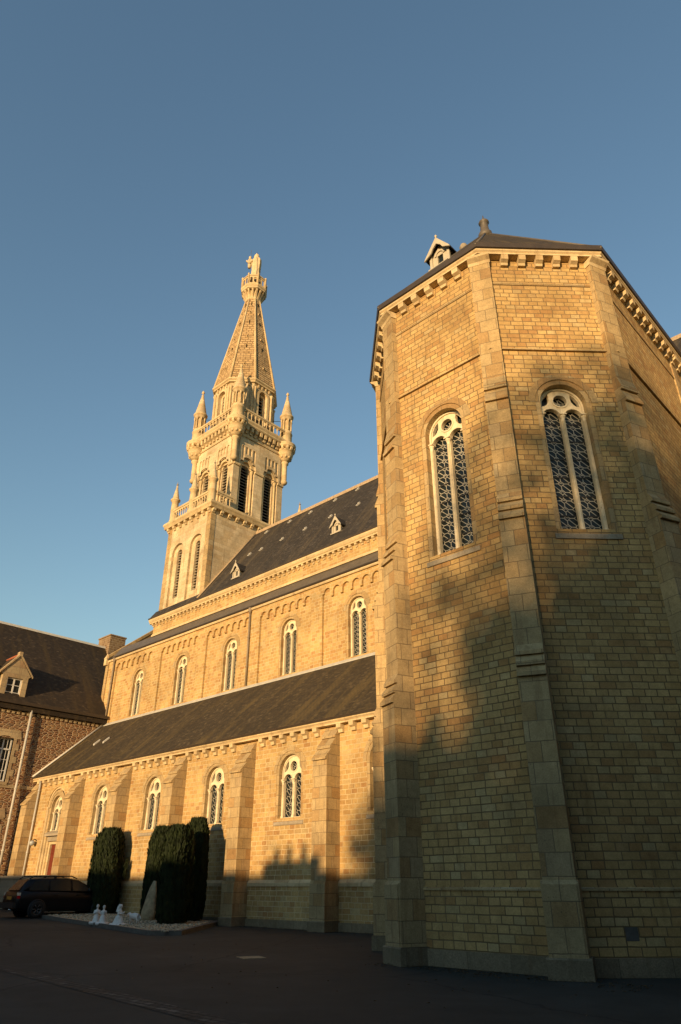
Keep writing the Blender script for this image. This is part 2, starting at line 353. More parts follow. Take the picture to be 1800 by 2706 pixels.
# ---- traceried window, built in its own frame (u=x, outward=-y), copied for each place
LF = Fr(0, 0, 0)
def make_window(name_parent, hwo, z0, ztop, parent, loc, rot, cell=.27):
    W_ = Fr(0, -.14, 0); zs = ztop - hwo; hi = hwo - .15; zi = zs
    a = MB().plate(W_, [band(0, hi, hwo + .03, z0, zs)], -.36, -.16)                      # inner order
    a.plate(LF, [band(0, hwo + .004, hwo + .2, zs - .02, zs)], -.02, .012)
    win = a.build('window', M['aisle'] if False else M['block'], parent, loc=loc, rot=rot)
    lc = hi * .475; lw = hi * .385; ozc = zi + hi * .33; orr = hi * .30; lsp = zi - hi * .50
    # tracery plate with two lancets, oculus and two spandrel eyes
    loops = [arch(0, hi + .01, z0 + .02, zi, 24), arch(-lc, lw, z0 + .05, lsp), arch(lc, lw, z0 + .05, lsp), circ(0, ozc, orr)]
    for s_ in (-1, 1):
        loops.append([(s_ * x * hi, zi + y * hi) for x, y in ((.84, .03), (.80, .30), (.68, .52), (.50, .70), (.47, .52), (.50, .30), (.60, .14), (.70, .06))])
    t = MB().plate(W_, loops, -.53, -.40)
    # raised mouldings
    t.plate(W_, [circ(0, ozc, orr + .045), circ(0, ozc, orr + .001)], -.41, -.375)
    for s_ in (-1, 1): t.plate(W_, [band(s_ * lc, lw + .002, lw + .03, lsp, lsp)], -.41, -.37)
    t.plate(W_, [band(0, hi - .075, hi - .01, z0 + .03, zi, 24)], -.41, -.36)
    for u in (-hi + .05, 0, hi - .05):
        r = .043
        t.lathe((u, .26, 0), [(.08, z0), (.08, z0 + .09), (.06, z0 + .14), (r, z0 + .2), (r, lsp - .17), (r + .015, lsp - .16), (r, lsp - .14), (.08, lsp - .03), (.09, lsp - .02), (.09, lsp + .03)], 10)
        t.box(W_, u - .10, u + .10, -.5, -.29, lsp + .03, lsp + .07)
    t.build('tracery', M['trac'], win, wc=False)
    MB().box(W_, -hi, hi, -.60, -.58, z0, ztop).build('glass', M['glass'], win, wc=False)
    g = MB(); th = .0085
    def seg(a_, b_):
        dx, dz = b_[0] - a_[0], b_[1] - a_[1]; L_ = math.hypot(dx, dz); nx, nz = -dz / L_ * th, dx / L_ * th
        g.plate(W_, [[(a_[0] + nx, a_[1] + nz), (a_[0] - nx, a_[1] - nz), (b_[0] - nx, b_[1] - nz), (b_[0] + nx, b_[1] + nz)]], -.58, -.57)
    # each cell: an octagon with a small square at its corners (diagonals run on between the panels)
    def lattice(u0, u1, a0, a1):
        nx = max(1, round((u1 - u0) / cell)); cw = (u1 - u0) / nx; nz = max(1, round((a1 - a0) / cw)); ch = (a1 - a0) / nz; k = .3
        for i in range(nx):
            for j in range(nz):
                x, z = u0 + i * cw, a0 + j * ch
                q = [(x + k * cw, z), (x + (1 - k) * cw, z), (x + cw, z + k * ch), (x + cw, z + (1 - k) * ch), (x + (1 - k) * cw, z + ch), (x + k * cw, z + ch), (x, z + (1 - k) * ch), (x, z + k * ch)]
                for a_, b_ in ((1, 2), (3, 4), (5, 6), (7, 0), (0, 1)): seg(q[a_], q[b_])
                seg((x, z + k * ch), (x, z + (1 - k) * ch)); seg((x + k * cw * .5, z + (1 - k * .5) * ch), (x + (1 - k * .5) * cw, z + k * .5 * ch))
                s2 = k * .42
                for cx_, cz_ in ((x, z),):
                    if 0 < i: seg((cx_ - s2 * cw, cz_), (cx_, cz_ + s2 * ch)); seg((cx_, cz_ + s2 * ch), (cx_ + s2 * cw, cz_))
    for s_ in (-1, 1): lattice(s_ * lc - lw - .02, s_ * lc + lw + .02, z0, lsp + lw)
    lattice(-orr, orr, ozc - orr, ozc + orr)
    g.build('leading', M['came'], win, recalc=False, wc=False)
    br = MB(); n_ = max(3, int((lsp - z0) / .62))
    for k in range(1, n_ + 1): z = z0 + (lsp + lw * .3 - z0) * k / (n_ + .4); br.box(W_, -lc - lw, lc + lw, -.568, -.55, z - .017, z + .017)
    br.build('glazing_bar', M['bar'], win, wc=False)
    MB().prism(LF, [(-.52, z0 + .03), (-.52, z0 - .3), (.035, z0 - .3), (.035, z0 - .16), (-.22, z0 + .03)], -hwo - .06, hwo + .06).build('sill', M['sill'], win, wc=False)
    return win

# ---- apse -------------------------------------------------------
S_ = 3.91
Pt = [(-14.46, 17.79), (-11.70, 15.03), (-7.79, 15.03), (-5.03, 17.79)]
faces = [(Pt[0], -45, S_), (Pt[1], 0, S_), (Pt[2], 45, S_), (Pt[3], 90, 14.0)]
aw = MB(); apc = MB(); apg = MB(); aps = MB(); apb = MB()
WZ0, WZT, HWO = 9.9, 14.9, .83
tt = math.tan(R(22.5))
for (o, a, L_) in faces + [((-14.46, 31.79), -90, 14.0)]:
    f = Fr(o[0], o[1], a); hole = a in (0, 45, -45)
    loops = [rect(0, L_, 1.6, 20.02)]
    if hole: loops.append(arch(S_ / 2, HWO, WZ0, WZT - HWO))
    aw.plate(f, loops, -.75, 0)
    apb.box(f, -.11 * tt if a != -90 else 0, L_ + (.11 * tt if a < 90 else 0), -.5, .11, -.6, .33)
    for dd, za, zb in ((.04, .33, 1.6),):
        e0 = dd * tt if abs(a) != 90 or True else 0
        aw.box(f, -dd * tt if a != -90 else 0, L_ + (dd * tt if a < 90 else 0), -.5, dd, za, zb)
    aps.prism(f, [(-.05, 1.50), (.07, 1.50), (.07, 1.54), (.0, 1.60), (-.05, 1.60)], -.03, L_ + .03)
    # string courses
    e = .10 * tt
    aps.prism(f, [(-.05, 15.99), (.075, 15.99), (.075, 16.02), (.0, 16.10), (-.05, 16.10)], -e, L_ + e)
    aps.prism(f, [(-.05, 18.74), (.03, 18.76), (.03, 18.79), (.01, 18.80), (.03, 18.81), (.03, 18.85), (-.05, 18.87)], -.02, L_ + .02)
    # corbel table and cornice
    n_ = 5 if L_ < 5 else int(L_ / .577) - 1
    for k in range(n_):
        u = (L_ / 2 + (k - 2) * .577) if L_ < 5 else .78 + .577 * k
        apc.prism(f, [(-.05, 19.56), (.10, 19.56), (.13, 19.64), (.25, 19.70), (.27, 19.88), (-.05, 19.88)], u - .115, u + .115)
    def run(mb, prof):
        e0 = max(p[0] for p in prof) * tt
        # mitred run: skew the ends so that neighbouring runs meet in a clean mitre
        P = []; nP = len(prof)
        for (u_end, sgn, mit) in ((0, -1, a > -90), (L_, 1, a < 90)):
            for d, z in prof: P.append(f.p(u_end + sgn * (d * tt if mit else 0), d, z))
        tri = tessellate_polygon([[Vector((x, y, 0)) for x, y in prof]])
        F = [tuple(t) for t in tri] + [tuple(i + nP for i in t[::-1]) for t in tri] + [(i, (i + 1) % nP, nP + (i + 1) % nP, nP + i) for i in range(nP)]
        mb.add(P, F)
    run(apc, [(-.1, 19.88), (.28, 19.88), (.28, 19.94), (.24, 19.97), (.30, 20.03), (.31, 20.08), (-.1, 20.08)])
    run(apg, [(-.2, 20.085), (.30, 20.085), (.36, 20.11), (.38, 20.30), (.33, 20.31), (-.2, 20.24)])
P_('apse_wall', aw, 'wall'); P_('base_course', apb, 'base'); P_('string_course', aps, 'block'); P_('cornice', apc, 'lime'); P_('gutter', apg, 'gutter')
w0 = make_window('x', HWO, WZ0, WZT, church, (-9.745, 15.03, 0), 0)
w1 = copy_tree(w0); put(w1, Fr(Pt[2][0], Pt[2][1], 45).p(S_ / 2, 0, 0), R(45))
w2 = copy_tree(w0); put(w2, Fr(Pt[0][0], Pt[0][1], -45).p(S_ / 2, 0, 0), R(-45))
# apse buttresses: one mesh, frame whose outward direction is the corner bisector
def buttress_profile(stages, weather, ztop):
    """stages: outward distance per stage top->bottom ; weather: (ztop,zbot,steps)"""
    pts = [(-.5, ztop), (stages[0], ztop)]
    for i, (zt, zb, ns) in enumerate(weather):
        d0, d1 = stages[i], stages[i + 1]; pts.append((d0, zt))
        dz = (zt - zb) / ns; dd = (d1 - d0 + .05) / ns
        for k in range(ns):
            da = d0 + dd * (k + 1); za = zt - dz * (k + 1)
            pts.append((da + .03, za + .09)); pts.append((da + .03, za)); 
            pts.append((da - .05 if k < ns - 1 else d1, za))
    pts += [(stages[-1], 1.7), (stages[-1] + .0, 1.7)]
    pts += [(stages[-1] + .09, 1.62), (stages[-1] + .09, .36), (-.5, .36)]
    return pts
bprof = buttress_profile([.05, .14, .34, .50], [(14.9, 13.98, 2), (10.9, 10.02, 3), (6.65, 5.85, 3)], 19.62)
def butt(loc, ang, parent):
    b = MB().prism(LF, bprof, -.33, .33)
    o = b.build('buttress', M['block'], parent, loc=loc, rot=R(ang))
    MB().prism(LF, [(-.3, .33), (.555, .33), (.555, 1.64), (.50, 1.70), (-.3, 1.70)], -.37, .37).build('plinth', M['block'], o, wc=False)
    MB().prism(LF, [(-.3, -.6), (.62, -.6), (.62, .34), (.59, .37), (-.3, .37)], -.43, .43).build('base_block', M['base'], o, wc=False)
    MB().prism(LF, [(-.3, 19.60), (.06, 19.60), (.10, 19.70), (.24, 19.80), (.27, 19.86), (-.3, 19.86)], -.36, .36).build('capital', M['lime'], o, wc=False)
    return o
b0 = butt((Pt[1][0], Pt[1][1], 0), -22.5, church)
for p, a in ((Pt[0], -67.5), (Pt[2], 22.5), (Pt[3], 67.5)): put(copy_tree(b0), (p[0], p[1], 0), R(a))
for yy in (24.5,):
    put(copy_tree(b0), (-5.03, yy, 0), R(90))
# vent in the lower wall
f45 = Fr(Pt[2][0], Pt[2][1], 45)
MB().box(f45, 1.15, 1.41, .0, .048, .62, .86).build('air_vent', M['kerb'], church)
# apse roof
ap = (-9.745, 19.75, 26.9); gt = .36; zr = 20.2; rr = []
for (o, a, L_) in faces:
    pass
def off(pt, a1, a2, d):                        # offset corner between faces of direction a1,a2
    am = R((a1 + a2) / 2); k = d / math.cos(R((a2 - a1) / 2)); return (pt[0] + math.sin(am) * k, pt[1] - math.cos(am) * k)
g0 = off(Pt[0], -90, -45, gt); g1 = off(Pt[1], -45, 0, gt); g2 = off(Pt[2], 0, 45, gt); g3 = off(Pt[3], 45, 90, gt)
g4 = (g3[0], 33.5); g5 = (g0[0], 33.5); rN = (ap[0], 33.5, ap[2])
r = MB(); V = [(q[0], q[1], zr) for q in (g0, g1, g2, g3, g4, g5)] + [ap, rN]
r.add(V, [(0, 1, 6), (1, 2, 6), (2, 3, 6), (3, 4, 7, 6), (5, 0, 6, 7), (4, 5, 7), (0, 5, 4, 3, 2, 1)])
rf = P_('apse_roof', r, 'slate2')
hp = MB()
for q in (g0, g1, g2, g3): hp.tube([(q[0], q[1], zr), ap], .05, 6)
hp.tube([ap, rN], .07, 6); hp.build('hip_roll', M['lead'], rf)
fz = MB().lathe((ap[0], ap[1], ap[2] - .35), [(.34, 0), (.30, .3), (.2, .42), (.17, .95), (.24, 1.0), (.22, 1.06), (.05, 1.2), (.015, 1.5)], 10); fz.build('finial', M['lead'], rf)
MB().lathe((ap[0] - .72, ap[1] - .75, 25.2), [(.05, 0), (.05, .5), (.16, .62), (.19, .75), (.13, .9), (.02, .98)], 10).build('roof_knob', M['sill'], rf)
# ---- roof dormer (own frame, front faces -y)
def make_dormer(parent, loc, s=1.0):
    f = LF
    a = MB().plate(f, [[(-.44 * s, 0), (.44 * s, 0), (.44 * s, .78 * s), (0, 1.25 * s), (-.44 * s, .78 * s)], rect(-.14 * s, .14 * s, .2 * s, .66 * s)], -.1, 0)
    a.box(f, -.42 * s, .42 * s, -1.2 * s, -.08, .0, .76 * s)
    o = a.build('dormer', M['paint'], parent, loc=loc)
    rf_ = MB()
    for q in (-1, 1):
        rf_.add([f.p(q * .64 * s, .22 * s, .62 * s), f.p(0, .22 * s, 1.5 * s), f.p(0, -1.6 * s, 1.5 * s), f.p(q * .64 * s, -1.6 * s, .62 * s),
                 f.p(q * .64 * s, .22 * s, .55 * s), f.p(0, .22 * s, 1.42 * s), f.p(0, -1.6 * s, 1.42 * s), f.p(q * .64 * s, -1.6 * s, .55 * s)],
                [(0, 1, 2, 3), (4, 7, 6, 5), (0, 4, 5, 1), (2, 6, 7, 3), (0, 3, 7, 4), (1, 5, 6, 2)])
    rf_.build('dormer_roof', M['slate'], o, wc=False)
    tr = MB()
    for q in (-1, 1):
        tr.plate(f, [[(q * .67 * s, .50 * s), (q * .62 * s, .62 * s), (0, 1.53 * s), (0, 1.15 * s), (q * .2 * s, .95 * s), (q * .3 * s, .74 * s), (q * .5 * s, .62 * s)]], .2 * s, .26 * s)
        tr.box(f, q * .44 * s - .06 * s, q * .44 * s + .06 * s, 0, .07, 0, .8 * s)
    tr.box(f, -.55 * s, .55 * s, -.1, .16, -.09 * s, 0)
    tr.plate(f, [band(0, .17 * s, .26 * s, .66 * s, .68 * s, 8)], 0, .05)
    tr.lathe((0, -.22 * s, 0), [(.05 * s, 1.45 * s), (.03 * s, 1.55 * s), (.07 * s, 1.62 * s), (.01, 1.72 * s)], 8)
    tr.build('gable_board', M['paint'], o, wc=False)
    MB().box(f, -.13 * s, .13 * s, -.09, -.07, .2 * s, .66 * s).build('dormer_window', M['glass'], o, wc=False)
    return o
d0 = make_dormer(rf, (-11.0, 17.9, 24.35), .98); 

# ---- nave: aisle ------------------------------------------------
YA, YC, YU = 23.2, 27.65, 28.4
XL, XR = -50.75, -14.4
bays = [-19.3, -24.92, -30.52, -36.12, -41.72]
fa = Fr(0, YA, 0)
a = MB(); loops = [rect(XL, XR, 1.6, 8.0)] + [arch(x, .9, 4.28, 7.17 - .9) for x in bays]
DX = -47.35
loops.append(arch(DX, 1.2, 1.6, 6.2)); a.plate(fa, loops, -.9, 0)
a.box(fa, XL, DX - 1.2, -.9, .06, .0, 1.6); a.box(fa, DX + 1.2, XR, -.9, .06, .30, 1.6); P_('base_course', MB().box(fa, DX + 1.5, XR, -.9, .15, -.6, .31), 'base')
P_('aisle_wall', a, 'aisle')
s = MB().prism(fa, [(-.05, 1.56), (.10, 1.56), (.10, 1.70), (0, 1.82), (-.05, 1.82)], DX + 1.5, XR); P_('string_course', s, 'lime')
c = MB(); u = -20.48
k = 0
x = XL + .75
while x < XR:
    if all(abs(x - (e - .42)) > .55 for e in (-21.78, -27.45, -33.1, -38.7, -44.25)):
        c.prism(fa, [(-.05, 7.56), (.12, 7.56), (.15, 7.70), (.27, 7.76), (.29, 7.92), (-.05, 7.92)], x - .13, x + .13)
    x += .7475
c.prism(fa, [(-.1, 7.92), (.30, 7.92), (.30, 7.98), (.25, 8.0), (.34, 8.08), (.34, 8.13), (-.1, 8.13)], XL, XR)
P_('cornice', c, 'lime')
P_('gutter', MB().prism(fa, [(-.1, 8.135), (.40, 8.135), (.43, 8.22), (.38, 8.24), (-.1, 8.2)], XL - .05, XR), 'gutter')
w0 = make_window('x', .9, 4.28, 7.17, church, (bays[0], YA, 0), 0)
for x in bays[1:]: put(copy_tree(w0), (x, YA, 0))
# aisle roof
rs = MB().prism(Fr(0, 0, 0), [(-22.83, 8.19), (-27.7, 12.55), (-27.7, 8.0), (-23.4, 8.0)], XL, XR)
ar = P_('aisle_roof', rs, 'slate2')
MB().prism(Fr(0, 0, 0), [(-27.5, 12.3), (-27.49, 12.42), (-27.64, 12.58), (-27.66, 12.3)], XL, XR).build('flashing', M['pipe'], ar)
MB().tube([(XL + .02, 22.8, 8.26), (XL + .02, 27.6, 12.58)], .08, 6).build('verge', M['zinc'], ar)
def on_aisle(x, y): return (x, y, 8.19 + (y - 22.83) * (12.55 - 8.19) / 4.87)
for sx_ in (-47.3, -46.05):
    p = on_aisle(sx_, 25.35); q = on_aisle(sx_, 25.75)
    MB().prism(Fr(p[0], p[1], 0, p[2]), [(.2, -.2), (.2, -.06), (-.2, .29), (-.2, .1)], -.07, .07).build('skylight', M['zinc'], ar)
# aisle buttresses
aprof = [(-.3, 7.85), (.02, 7.85)]
for k in range(3): aprof += [(.30 * (k + 1) + .02, 7.85 - .49 * (k + 1) + .08), (.30 * (k + 1) + .02, 7.85 - .49 * (k + 1)), (.30 * (k + 1) - .05 if k < 2 else .82, 7.85 - .49 * (k + 1))]
aprof += [(.82, 1.78), (.88, 1.66), (.88, .3), (-.3, .3)]
def abutt(x):
    o = MB().prism(LF, aprof, -.42, .42).build('buttress', M['block'], church, loc=(x, YA, 0))
    MB().prism(LF, [(-.2, -.6), (.93, -.6), (.93, .34), (.90, .37), (-.2, .37)], -.47, .47).build('base_block', M['base'], o, wc=False); return o
ab = abutt(-22.17)
for x in (-27.82, -33.47, -38.95, -44.35, -50.25): put(copy_tree(ab), (x, YA, 0))
# portal in the last bay
pt = MB()
for k, hw in enumerate((1.2, 1.08, .96)):
    pt.plate(fa, [band(DX, hw - .12, hw + .01, .0, 6.2)], -.15 * (k + 1) - .1, -.14 * k - .06)
    for q in (-1, 1):
        pt.lathe((DX + q * (hw - .03), YA + .14 * k + .05, 0), [(.07, 0), (.07, .5), (.04, .6), (.04, 6.0), (.075, 6.12), (.075, 6.2)], 8)
portal = P_('portal', pt, 'lime')
MB().box(fa, DX - .84, DX + .84, -.8, -.25, 4.13, 4.45).prism(fa, [(-.8, 4.7), (-.8, 4.45), (-.15, 4.45), (-.4, 4.7)], DX - .84, DX + .84).build('lintel', M['sill'], portal)
MB().plate(fa, [rect(DX - .84, DX + .84, 0.2, 4.14), rect(DX - .66, DX + .76, .3, 3.95)], -.7, -.42).build('door_jamb', M['lime'], portal)
dr = MB().box(fa, DX - .655, DX + .755, -.7, -.55, .3, 3.95)
for q in (0, 1):
    for za, zb in ((.6, 1.9), (2.1, 3.2)): dr.box(fa, DX - .42 + q * .6, DX - .42 + q * .6 + .4, -.55, -.52, za, zb)
dr.box(fa, DX - .54, DX + .71, -.55, -.51, 3.4, 3.5)
dd_ = dr.build('door', M['reddoor'], portal)
P_('tympanum', MB().box(fa, DX - 1.15, DX + 1.15, -1.1, -1.0, .3, 7.45), 'dark')
make_window('x', .86, 4.72, 7.0, church, (DX, YA + .06, 0), 0)
# ---- nave: clerestory -------------------------------------------
fc = Fr(0, YC, 0); CL = -51.9; cb = [-24.75, -30.37, -36.05, -41.58, -47.1]
c1 = MB()
loops = [rect(CL, XR, 11.5, 17.6)] + [arch(x, .82, 12.72, 16.33 - .82) for x in cb]
c1.plate(fc, loops, -.8, -.14)
# front skin with arcaded panels
panels = [(-27.35, -22.0), (-32.99, -28.31), (-38.6, -33.95), (-44.12, -39.5), (-50.4, -45.2)]
loops = [rect(CL, XR, 11.5, 17.6)]
for (p0, p1) in panels:
    n_ = 7; sp = (p1 - p0) / n_; hw = sp * .5 - .085
    P = [(p0, 11.6), (p1, 11.6)]; P = []
    P.append((p0, 12.2)); P.append((p1, 12.2))
    for k in range(n_ - 1, -1, -1):
        cxk = p0 + sp * (k + .5)
        first = k == n_ - 1; last = k == 0
        if first: P.append((p1, 16.95)); hr = (p1 - cxk)
        for q in range(0, 9):
            an = math.pi * q / 8; P.append((cxk + (hw if not (first and q == 0) else hw) * math.cos(an), 16.93 + hw * math.sin(an) * 1.05))
        if not last:
            P += [(cxk - hw, 16.66), (cxk - hw - .17, 16.66)]
        else: P.append((p0, 16.93))
    # tidy first vertex run so the outline stays simple
    loops.append(P)
c1.plate(fc, loops, -.14, 0)
P_('clerestory_wall', c1, 'aisle')
cg = MB().prism(fc, [(-.1, 17.55), (.10, 17.55), (.14, 17.62), (.14, 17.68), (-.1, 17.68)], CL - .05, XR)
P_('cornice', cg, 'lime')
P_('gutter', MB().prism(fc, [(-.1, 17.685), (.17, 17.685), (.22, 17.74), (.22, 17.80), (-.1, 17.78)], CL - .1, XR), 'gutter')
w0 = make_window('x', .82, 12.72, 16.33, church, (cb[0], YC + .14, 0), 0)
for x in cb[1:]: put(copy_tree(w0), (x, YC + .14, 0))
P_('lead_roof', MB().prism(Fr(0, 0, 0), [(-27.55, 17.76), (-28.45, 18.9), (-28.45, 17.5), (-27.75, 17.5)], CL, XR), 'lead')
# ---- nave: upper wall and roof ----------------------------------
fu = Fr(0, YU, 0); UL, UR = -46.9, 14.0
P_('nave_wall', MB().box(fu, UL, UR, -.8, 0, 12.0, 19.95).box(Fr(0, 33.3, 0), UL, UR, -5.4, -5.0, 8, 19.9), 'aisle')
c = MB().prism(fu, [(-.05, 18.84), (.08, 18.84), (.08, 18.96), (0, 19.06), (-.05, 19.06)], UL - .05, UR)
x = UL + .1
while x < -14:
    c.prism(fu, [(-.05, 19.62), (.08, 19.62), (.11, 19.70), (.20, 19.74), (.22, 19.86), (-.05, 19.86)], x - .09, x + .09); x += .46
c.prism(fu, [(-.1, 19.86), (.24, 19.86), (.24, 19.94), (.30, 20.0), (.36, 20.10), (.36, 20.2), (-.1, 20.2)], UL - .25, UR)
P_('cornice', c, 'lime')
P_('gutter', MB().prism(fu, [(-.1, 20.205), (.40, 20.205), (.42, 20.3), (-.1, 20.26)], UL - .28, UR), 'gutter')
RZ = 27.65
nr = P_('nave_roof', MB().prism(Fr(0, 0, 0), [(-28.02, 20.27), (-33.3, RZ), (-38.6, 20.27)], -40.85, UR), 'slate')
P_('nave_roof_edge', MB().prism(Fr(0, 0, 0), [(-28.02, 20.27), (-28.55, 21.0), (-28.55, 20.27)], UL - .2, -40.85), 'slate')
MB().prism(Fr(0, 33.3, 0), [(-.16, RZ - .16), (-.10, RZ + .14), (.10, RZ + .14), (.16, RZ - .16)], -40.8, UR).build('ridge_tiles', M['ridge'], nr)
MB().tube([(-40.83, 28.05, 20.4), (-40.83, 33.3, RZ + .1)], .07, 6).build('verge', M['ridge'], nr)
def on_nave(x, y): return (x, y, 20.27 + (y - 28.02) * (RZ - 20.27) / 5.28)
for (x, y) in ((-27.43, 28.97), (-37.1, 28.66)):
    q = on_nave(x, y); put(copy_tree(d0, church), (x, y, q[2] - .02)) if False else make_dormer(nr, (x, y, q[2] - .03), .78)
vents = [(-27.26, 30.99), (-32.29, 30.85), (-34.73, 30.84), (-36.93, 30.73), (-38.28, 30.73), (-29.87, 30.98), (-29.0, 32.9), (-31.19, 32.84), (-33.67, 32.7), (-36.05, 32.74), (-38.82, 32.76)]
vm_ = MB().prism(LF, [(0, -.05), (.12, .02), (.12, .06), (-.02, .20), (-.1, .12)], -.05, .05).prism(LF, [(.05, -.16), (.17, -.12), (.17, -.08), (.03, .06), (-.05, 0)], -.16, -.06)
v0 = None
for (x, y) in vents:
    if v0 is None: v0 = vm_.build('roof_vent', M['zinc'], nr, loc=on_nave(x, y))
    else: put(copy_tree(v0), on_nave(x, y))
# downpipes on the nave
def pipe(name, x, y, za, zb, r_, mt, parent=church, hopper=True):
    p_ = MB().tube([(x, y, za), (x, y, zb)], r_, 10)
    z = za + 1.2
    while z < zb: p_.tube([(x, y, z - .04), (x, y, z + .04)], r_ * 1.35, 10); z += 1.9
    if hopper: p_.lathe((x, y, zb), [(r_, -.1), (r_ * 2, .12), (r_ * 2.2, .3)], 10)
    return p_.build('downpipe', M[mt], parent)
pipe('', -33.9, YC - .12, 12.6, 17.4, .06, 'pipe2'); pipe('', -50.62, YC - .12, 12.6, 17.4, .07, 'pipe2'); pipe('', -49.85, YA - .16, .4, 7.9, .075, 'pipe')
# west end: low gable behind the clerestory
wg = MB().prism(Fr(-51.9, 0, 90), [(0, 0), (.001, 0), (0, 0)], 0, .001) if False else MB()
gw = [(27.55, 11.5), (27.55, 17.95), (31.9, 21.5), (38.6, 21.5), (38.6, 11.5)]
wg.plate(Fr(-51.55, 0, 90), [[(a_, b_) for a_, b_ in gw]], -.35, 0)
P_('west_gable', wg, 'block')
cp = MB().prism(Fr(0, 0, 0), [(-27.45, 17.85), (-27.45, 18.1), (-31.9, 21.72), (-31.9, 21.45)], -52.0, -51.5)
P_('coping', cp, 'block')
P_('west_roof', MB().prism(Fr(0, 0, 0), [(-27.6, 17.72), (-31.9, 21.2), (-38, 21.2), (-38, 17), (-28.5, 17)], -51.6, -46.8), 'slate3')
MB().lathe((-51.75, 27.5, 17.3), [(.24, 0), (.24, .5), (.28, .55), (.05, .95)], 4, .5, False).build('kneeler', M['lime'], church)

# ---- bell tower --------------------------------------------------
tower = church
bx, by = -43.83, 33.5; hx, hy = 2.93, 4.9
t = MB()
fS = Fr(bx, by - hy, 0)
holes = [arch(-1.22, .80, 21.07, 26.5 - .82), arch(1.25, .82, 21.07, 26.5 - .82)]
t.plate(fS, [rect(-hx, hx, 18, 28.3)] + holes, -.3, 0)
slits = [arch(-1.22, .30, 21.75, 25.68), arch(1.25, .30, 21.75, 25.68)]
t.plate(fS, [rect(-hx + .85, hx - .85, 18, 28.2)] + slits, -.8, -.2)
fE = Fr(bx + hx, by, 90); t.box(fE, -hy + .302, hy - .802, -.8, 0, 12, 28.3)
fW = Fr(bx - hx, by, -90); t.box(fW, -hy + .802, hy - .302, -.8, 0, 12, 28.3)
fN = Fr(bx, by + hy, 180); t.box(fN, -hx, hx, -.8, 0, 12, 28.3)
t.box(fS, -hx + .02, hx - .02, -2 * hy + .02, -.9, 28.0, 28.28)
P_('tower_base', t, 'tower')
P_('tower_quoins', MB().box(fS, hx - .5, hx + .02, -.35, .02, 20.3, 28.2).box(fS, -hx - .02, -hx + .5, -.35, .02, 20.3, 28.2).box(fE, -hy - .012, -hy + .45, -.3, .028, 20.3, 28.19), 'block')
lv = MB()
for cx_ in (-1.22, 1.25):
    for k in range(17):
        z = 21.85 + k * .245
        lv.prism(fS, [(-.30, z), (-.62, z + .17), (-.62, z + .20), (-.30, z + .03)], cx_ - .3, cx_ + .3)
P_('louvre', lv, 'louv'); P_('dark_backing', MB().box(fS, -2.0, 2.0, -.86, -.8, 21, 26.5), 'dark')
sl_ = MB(); 
for f_, h_, in ((fS, hx), (fE, hy), (fN, hx), (fW, hy)):
    n_ = int(2 * h_ / .8)
    for k in range(n_ + 1):
        u = -h_ + .12 + (2 * h_ - .24) * k / n_
        sl_.prism(f_, [(-.05, 27.92), (.10, 27.92), (.16, 28.02), (.26, 28.08), (.28, 28.28), (-.05, 28.28)], u - .13, u + .13)
def ring(mb, cx_, cy_, ax_, ay_, prof):       # mitred rectangular ring of a profile (d,z)
    for f_, h_ in ((Fr(cx_, cy_ - ay_, 0), ax_), (Fr(cx_ + ax_, cy_, 90), ay_), (Fr(cx_, cy_ + ay_, 180), ax_), (Fr(cx_ - ax_, cy_, -90), ay_)):
        n_ = len(prof); P = [f_.p(-h_ - d, d, z) for d, z in prof] + [f_.p(h_ + d, d, z) for d, z in prof]
        tri = tessellate_polygon([[Vector((a_, b_, 0)) for a_, b_ in prof]])
        mb.add(P, [tuple(q) for q in tri] + [tuple(i + n_ for i in q[::-1]) for q in tri] + [(i, (i + 1) % n_, n_ + (i + 1) % n_, n_ + i) for i in range(n_)])
ring(sl_, bx, by, hx, hy, [(-.3, 28.28), (.30, 28.28), (.36, 28.4), (.30, 28.45), (.42, 28.62), (.42, 28.72), (.36, 28.85), (-.3, 28.85)])
P_('tower_cornice', sl_, 'lime')
P_('tower_terrace', MB().box(fS, -hx - .1, hx + .1, -2 * hy - .1, .1, 28.55, 28.80), 'lime')
# balustrades
balm = {}
def balustrade(f_, u0, u1, z0, z1, parent, sp=.42, name='balustrade'):
    m_ = MB(); m_.box(f_, u0, u1, -.12, .12, z1 - .18, z1); m_.box(f_, u0, u1, -.12, .12, z0, z0 + .14)
    n_ = max(1, int(round((u1 - u0) / sp))); s_ = (u1 - u0) / n_
    loops = [rect(u0 + .005, u1 - .005, z1 - .45, z1 - .17)]
    P = [(u0 + .005, z1 - .17), (u0 + .005, z1 - .42)]
    for k in range(n_):
        c_ = u0 + s_ * (k + .5); h_ = s_ * .5 - .05
        P += [(c_ + h_ * math.cos(math.pi * (1 - q / 6)), z1 - .42 + h_ * .9 * math.sin(math.pi * q / 6)) for q in range(7)]
    P += [(u1 - .005, z1 - .42), (u1 - .005, z1 - .17)]
    m_.plate(f_, [P], -.07, .07)
    o = m_.build(name, M['lime'], parent)
    b_ = MB().lathe((0, 0, 0), [(.07, 0), (.07, .06), (.035, .1), (.04, .3), (.035, z1 - z0 - .68), (.07, z1 - z0 - .62), (.07, z1 - z0 - .55)], 8)
    first = None
    for k in range(1, n_):
        p = f_.p(u0 + s_ * k, 0, z0 + .14)
        if first is None: first = b_.build('baluster', M['lime'], o, loc=p)
        else:
            c_ = first.copy(); col.objects.link(c_); c_.location = Vector(p) * K
    return o
fb = Fr(bx, by - hy - .1, 0); fbE = Fr(bx + hx + .08, by, 90); fbN = Fr(bx, by + hy + .1, 180); fbW = Fr(bx - hx - .08, by, -90)
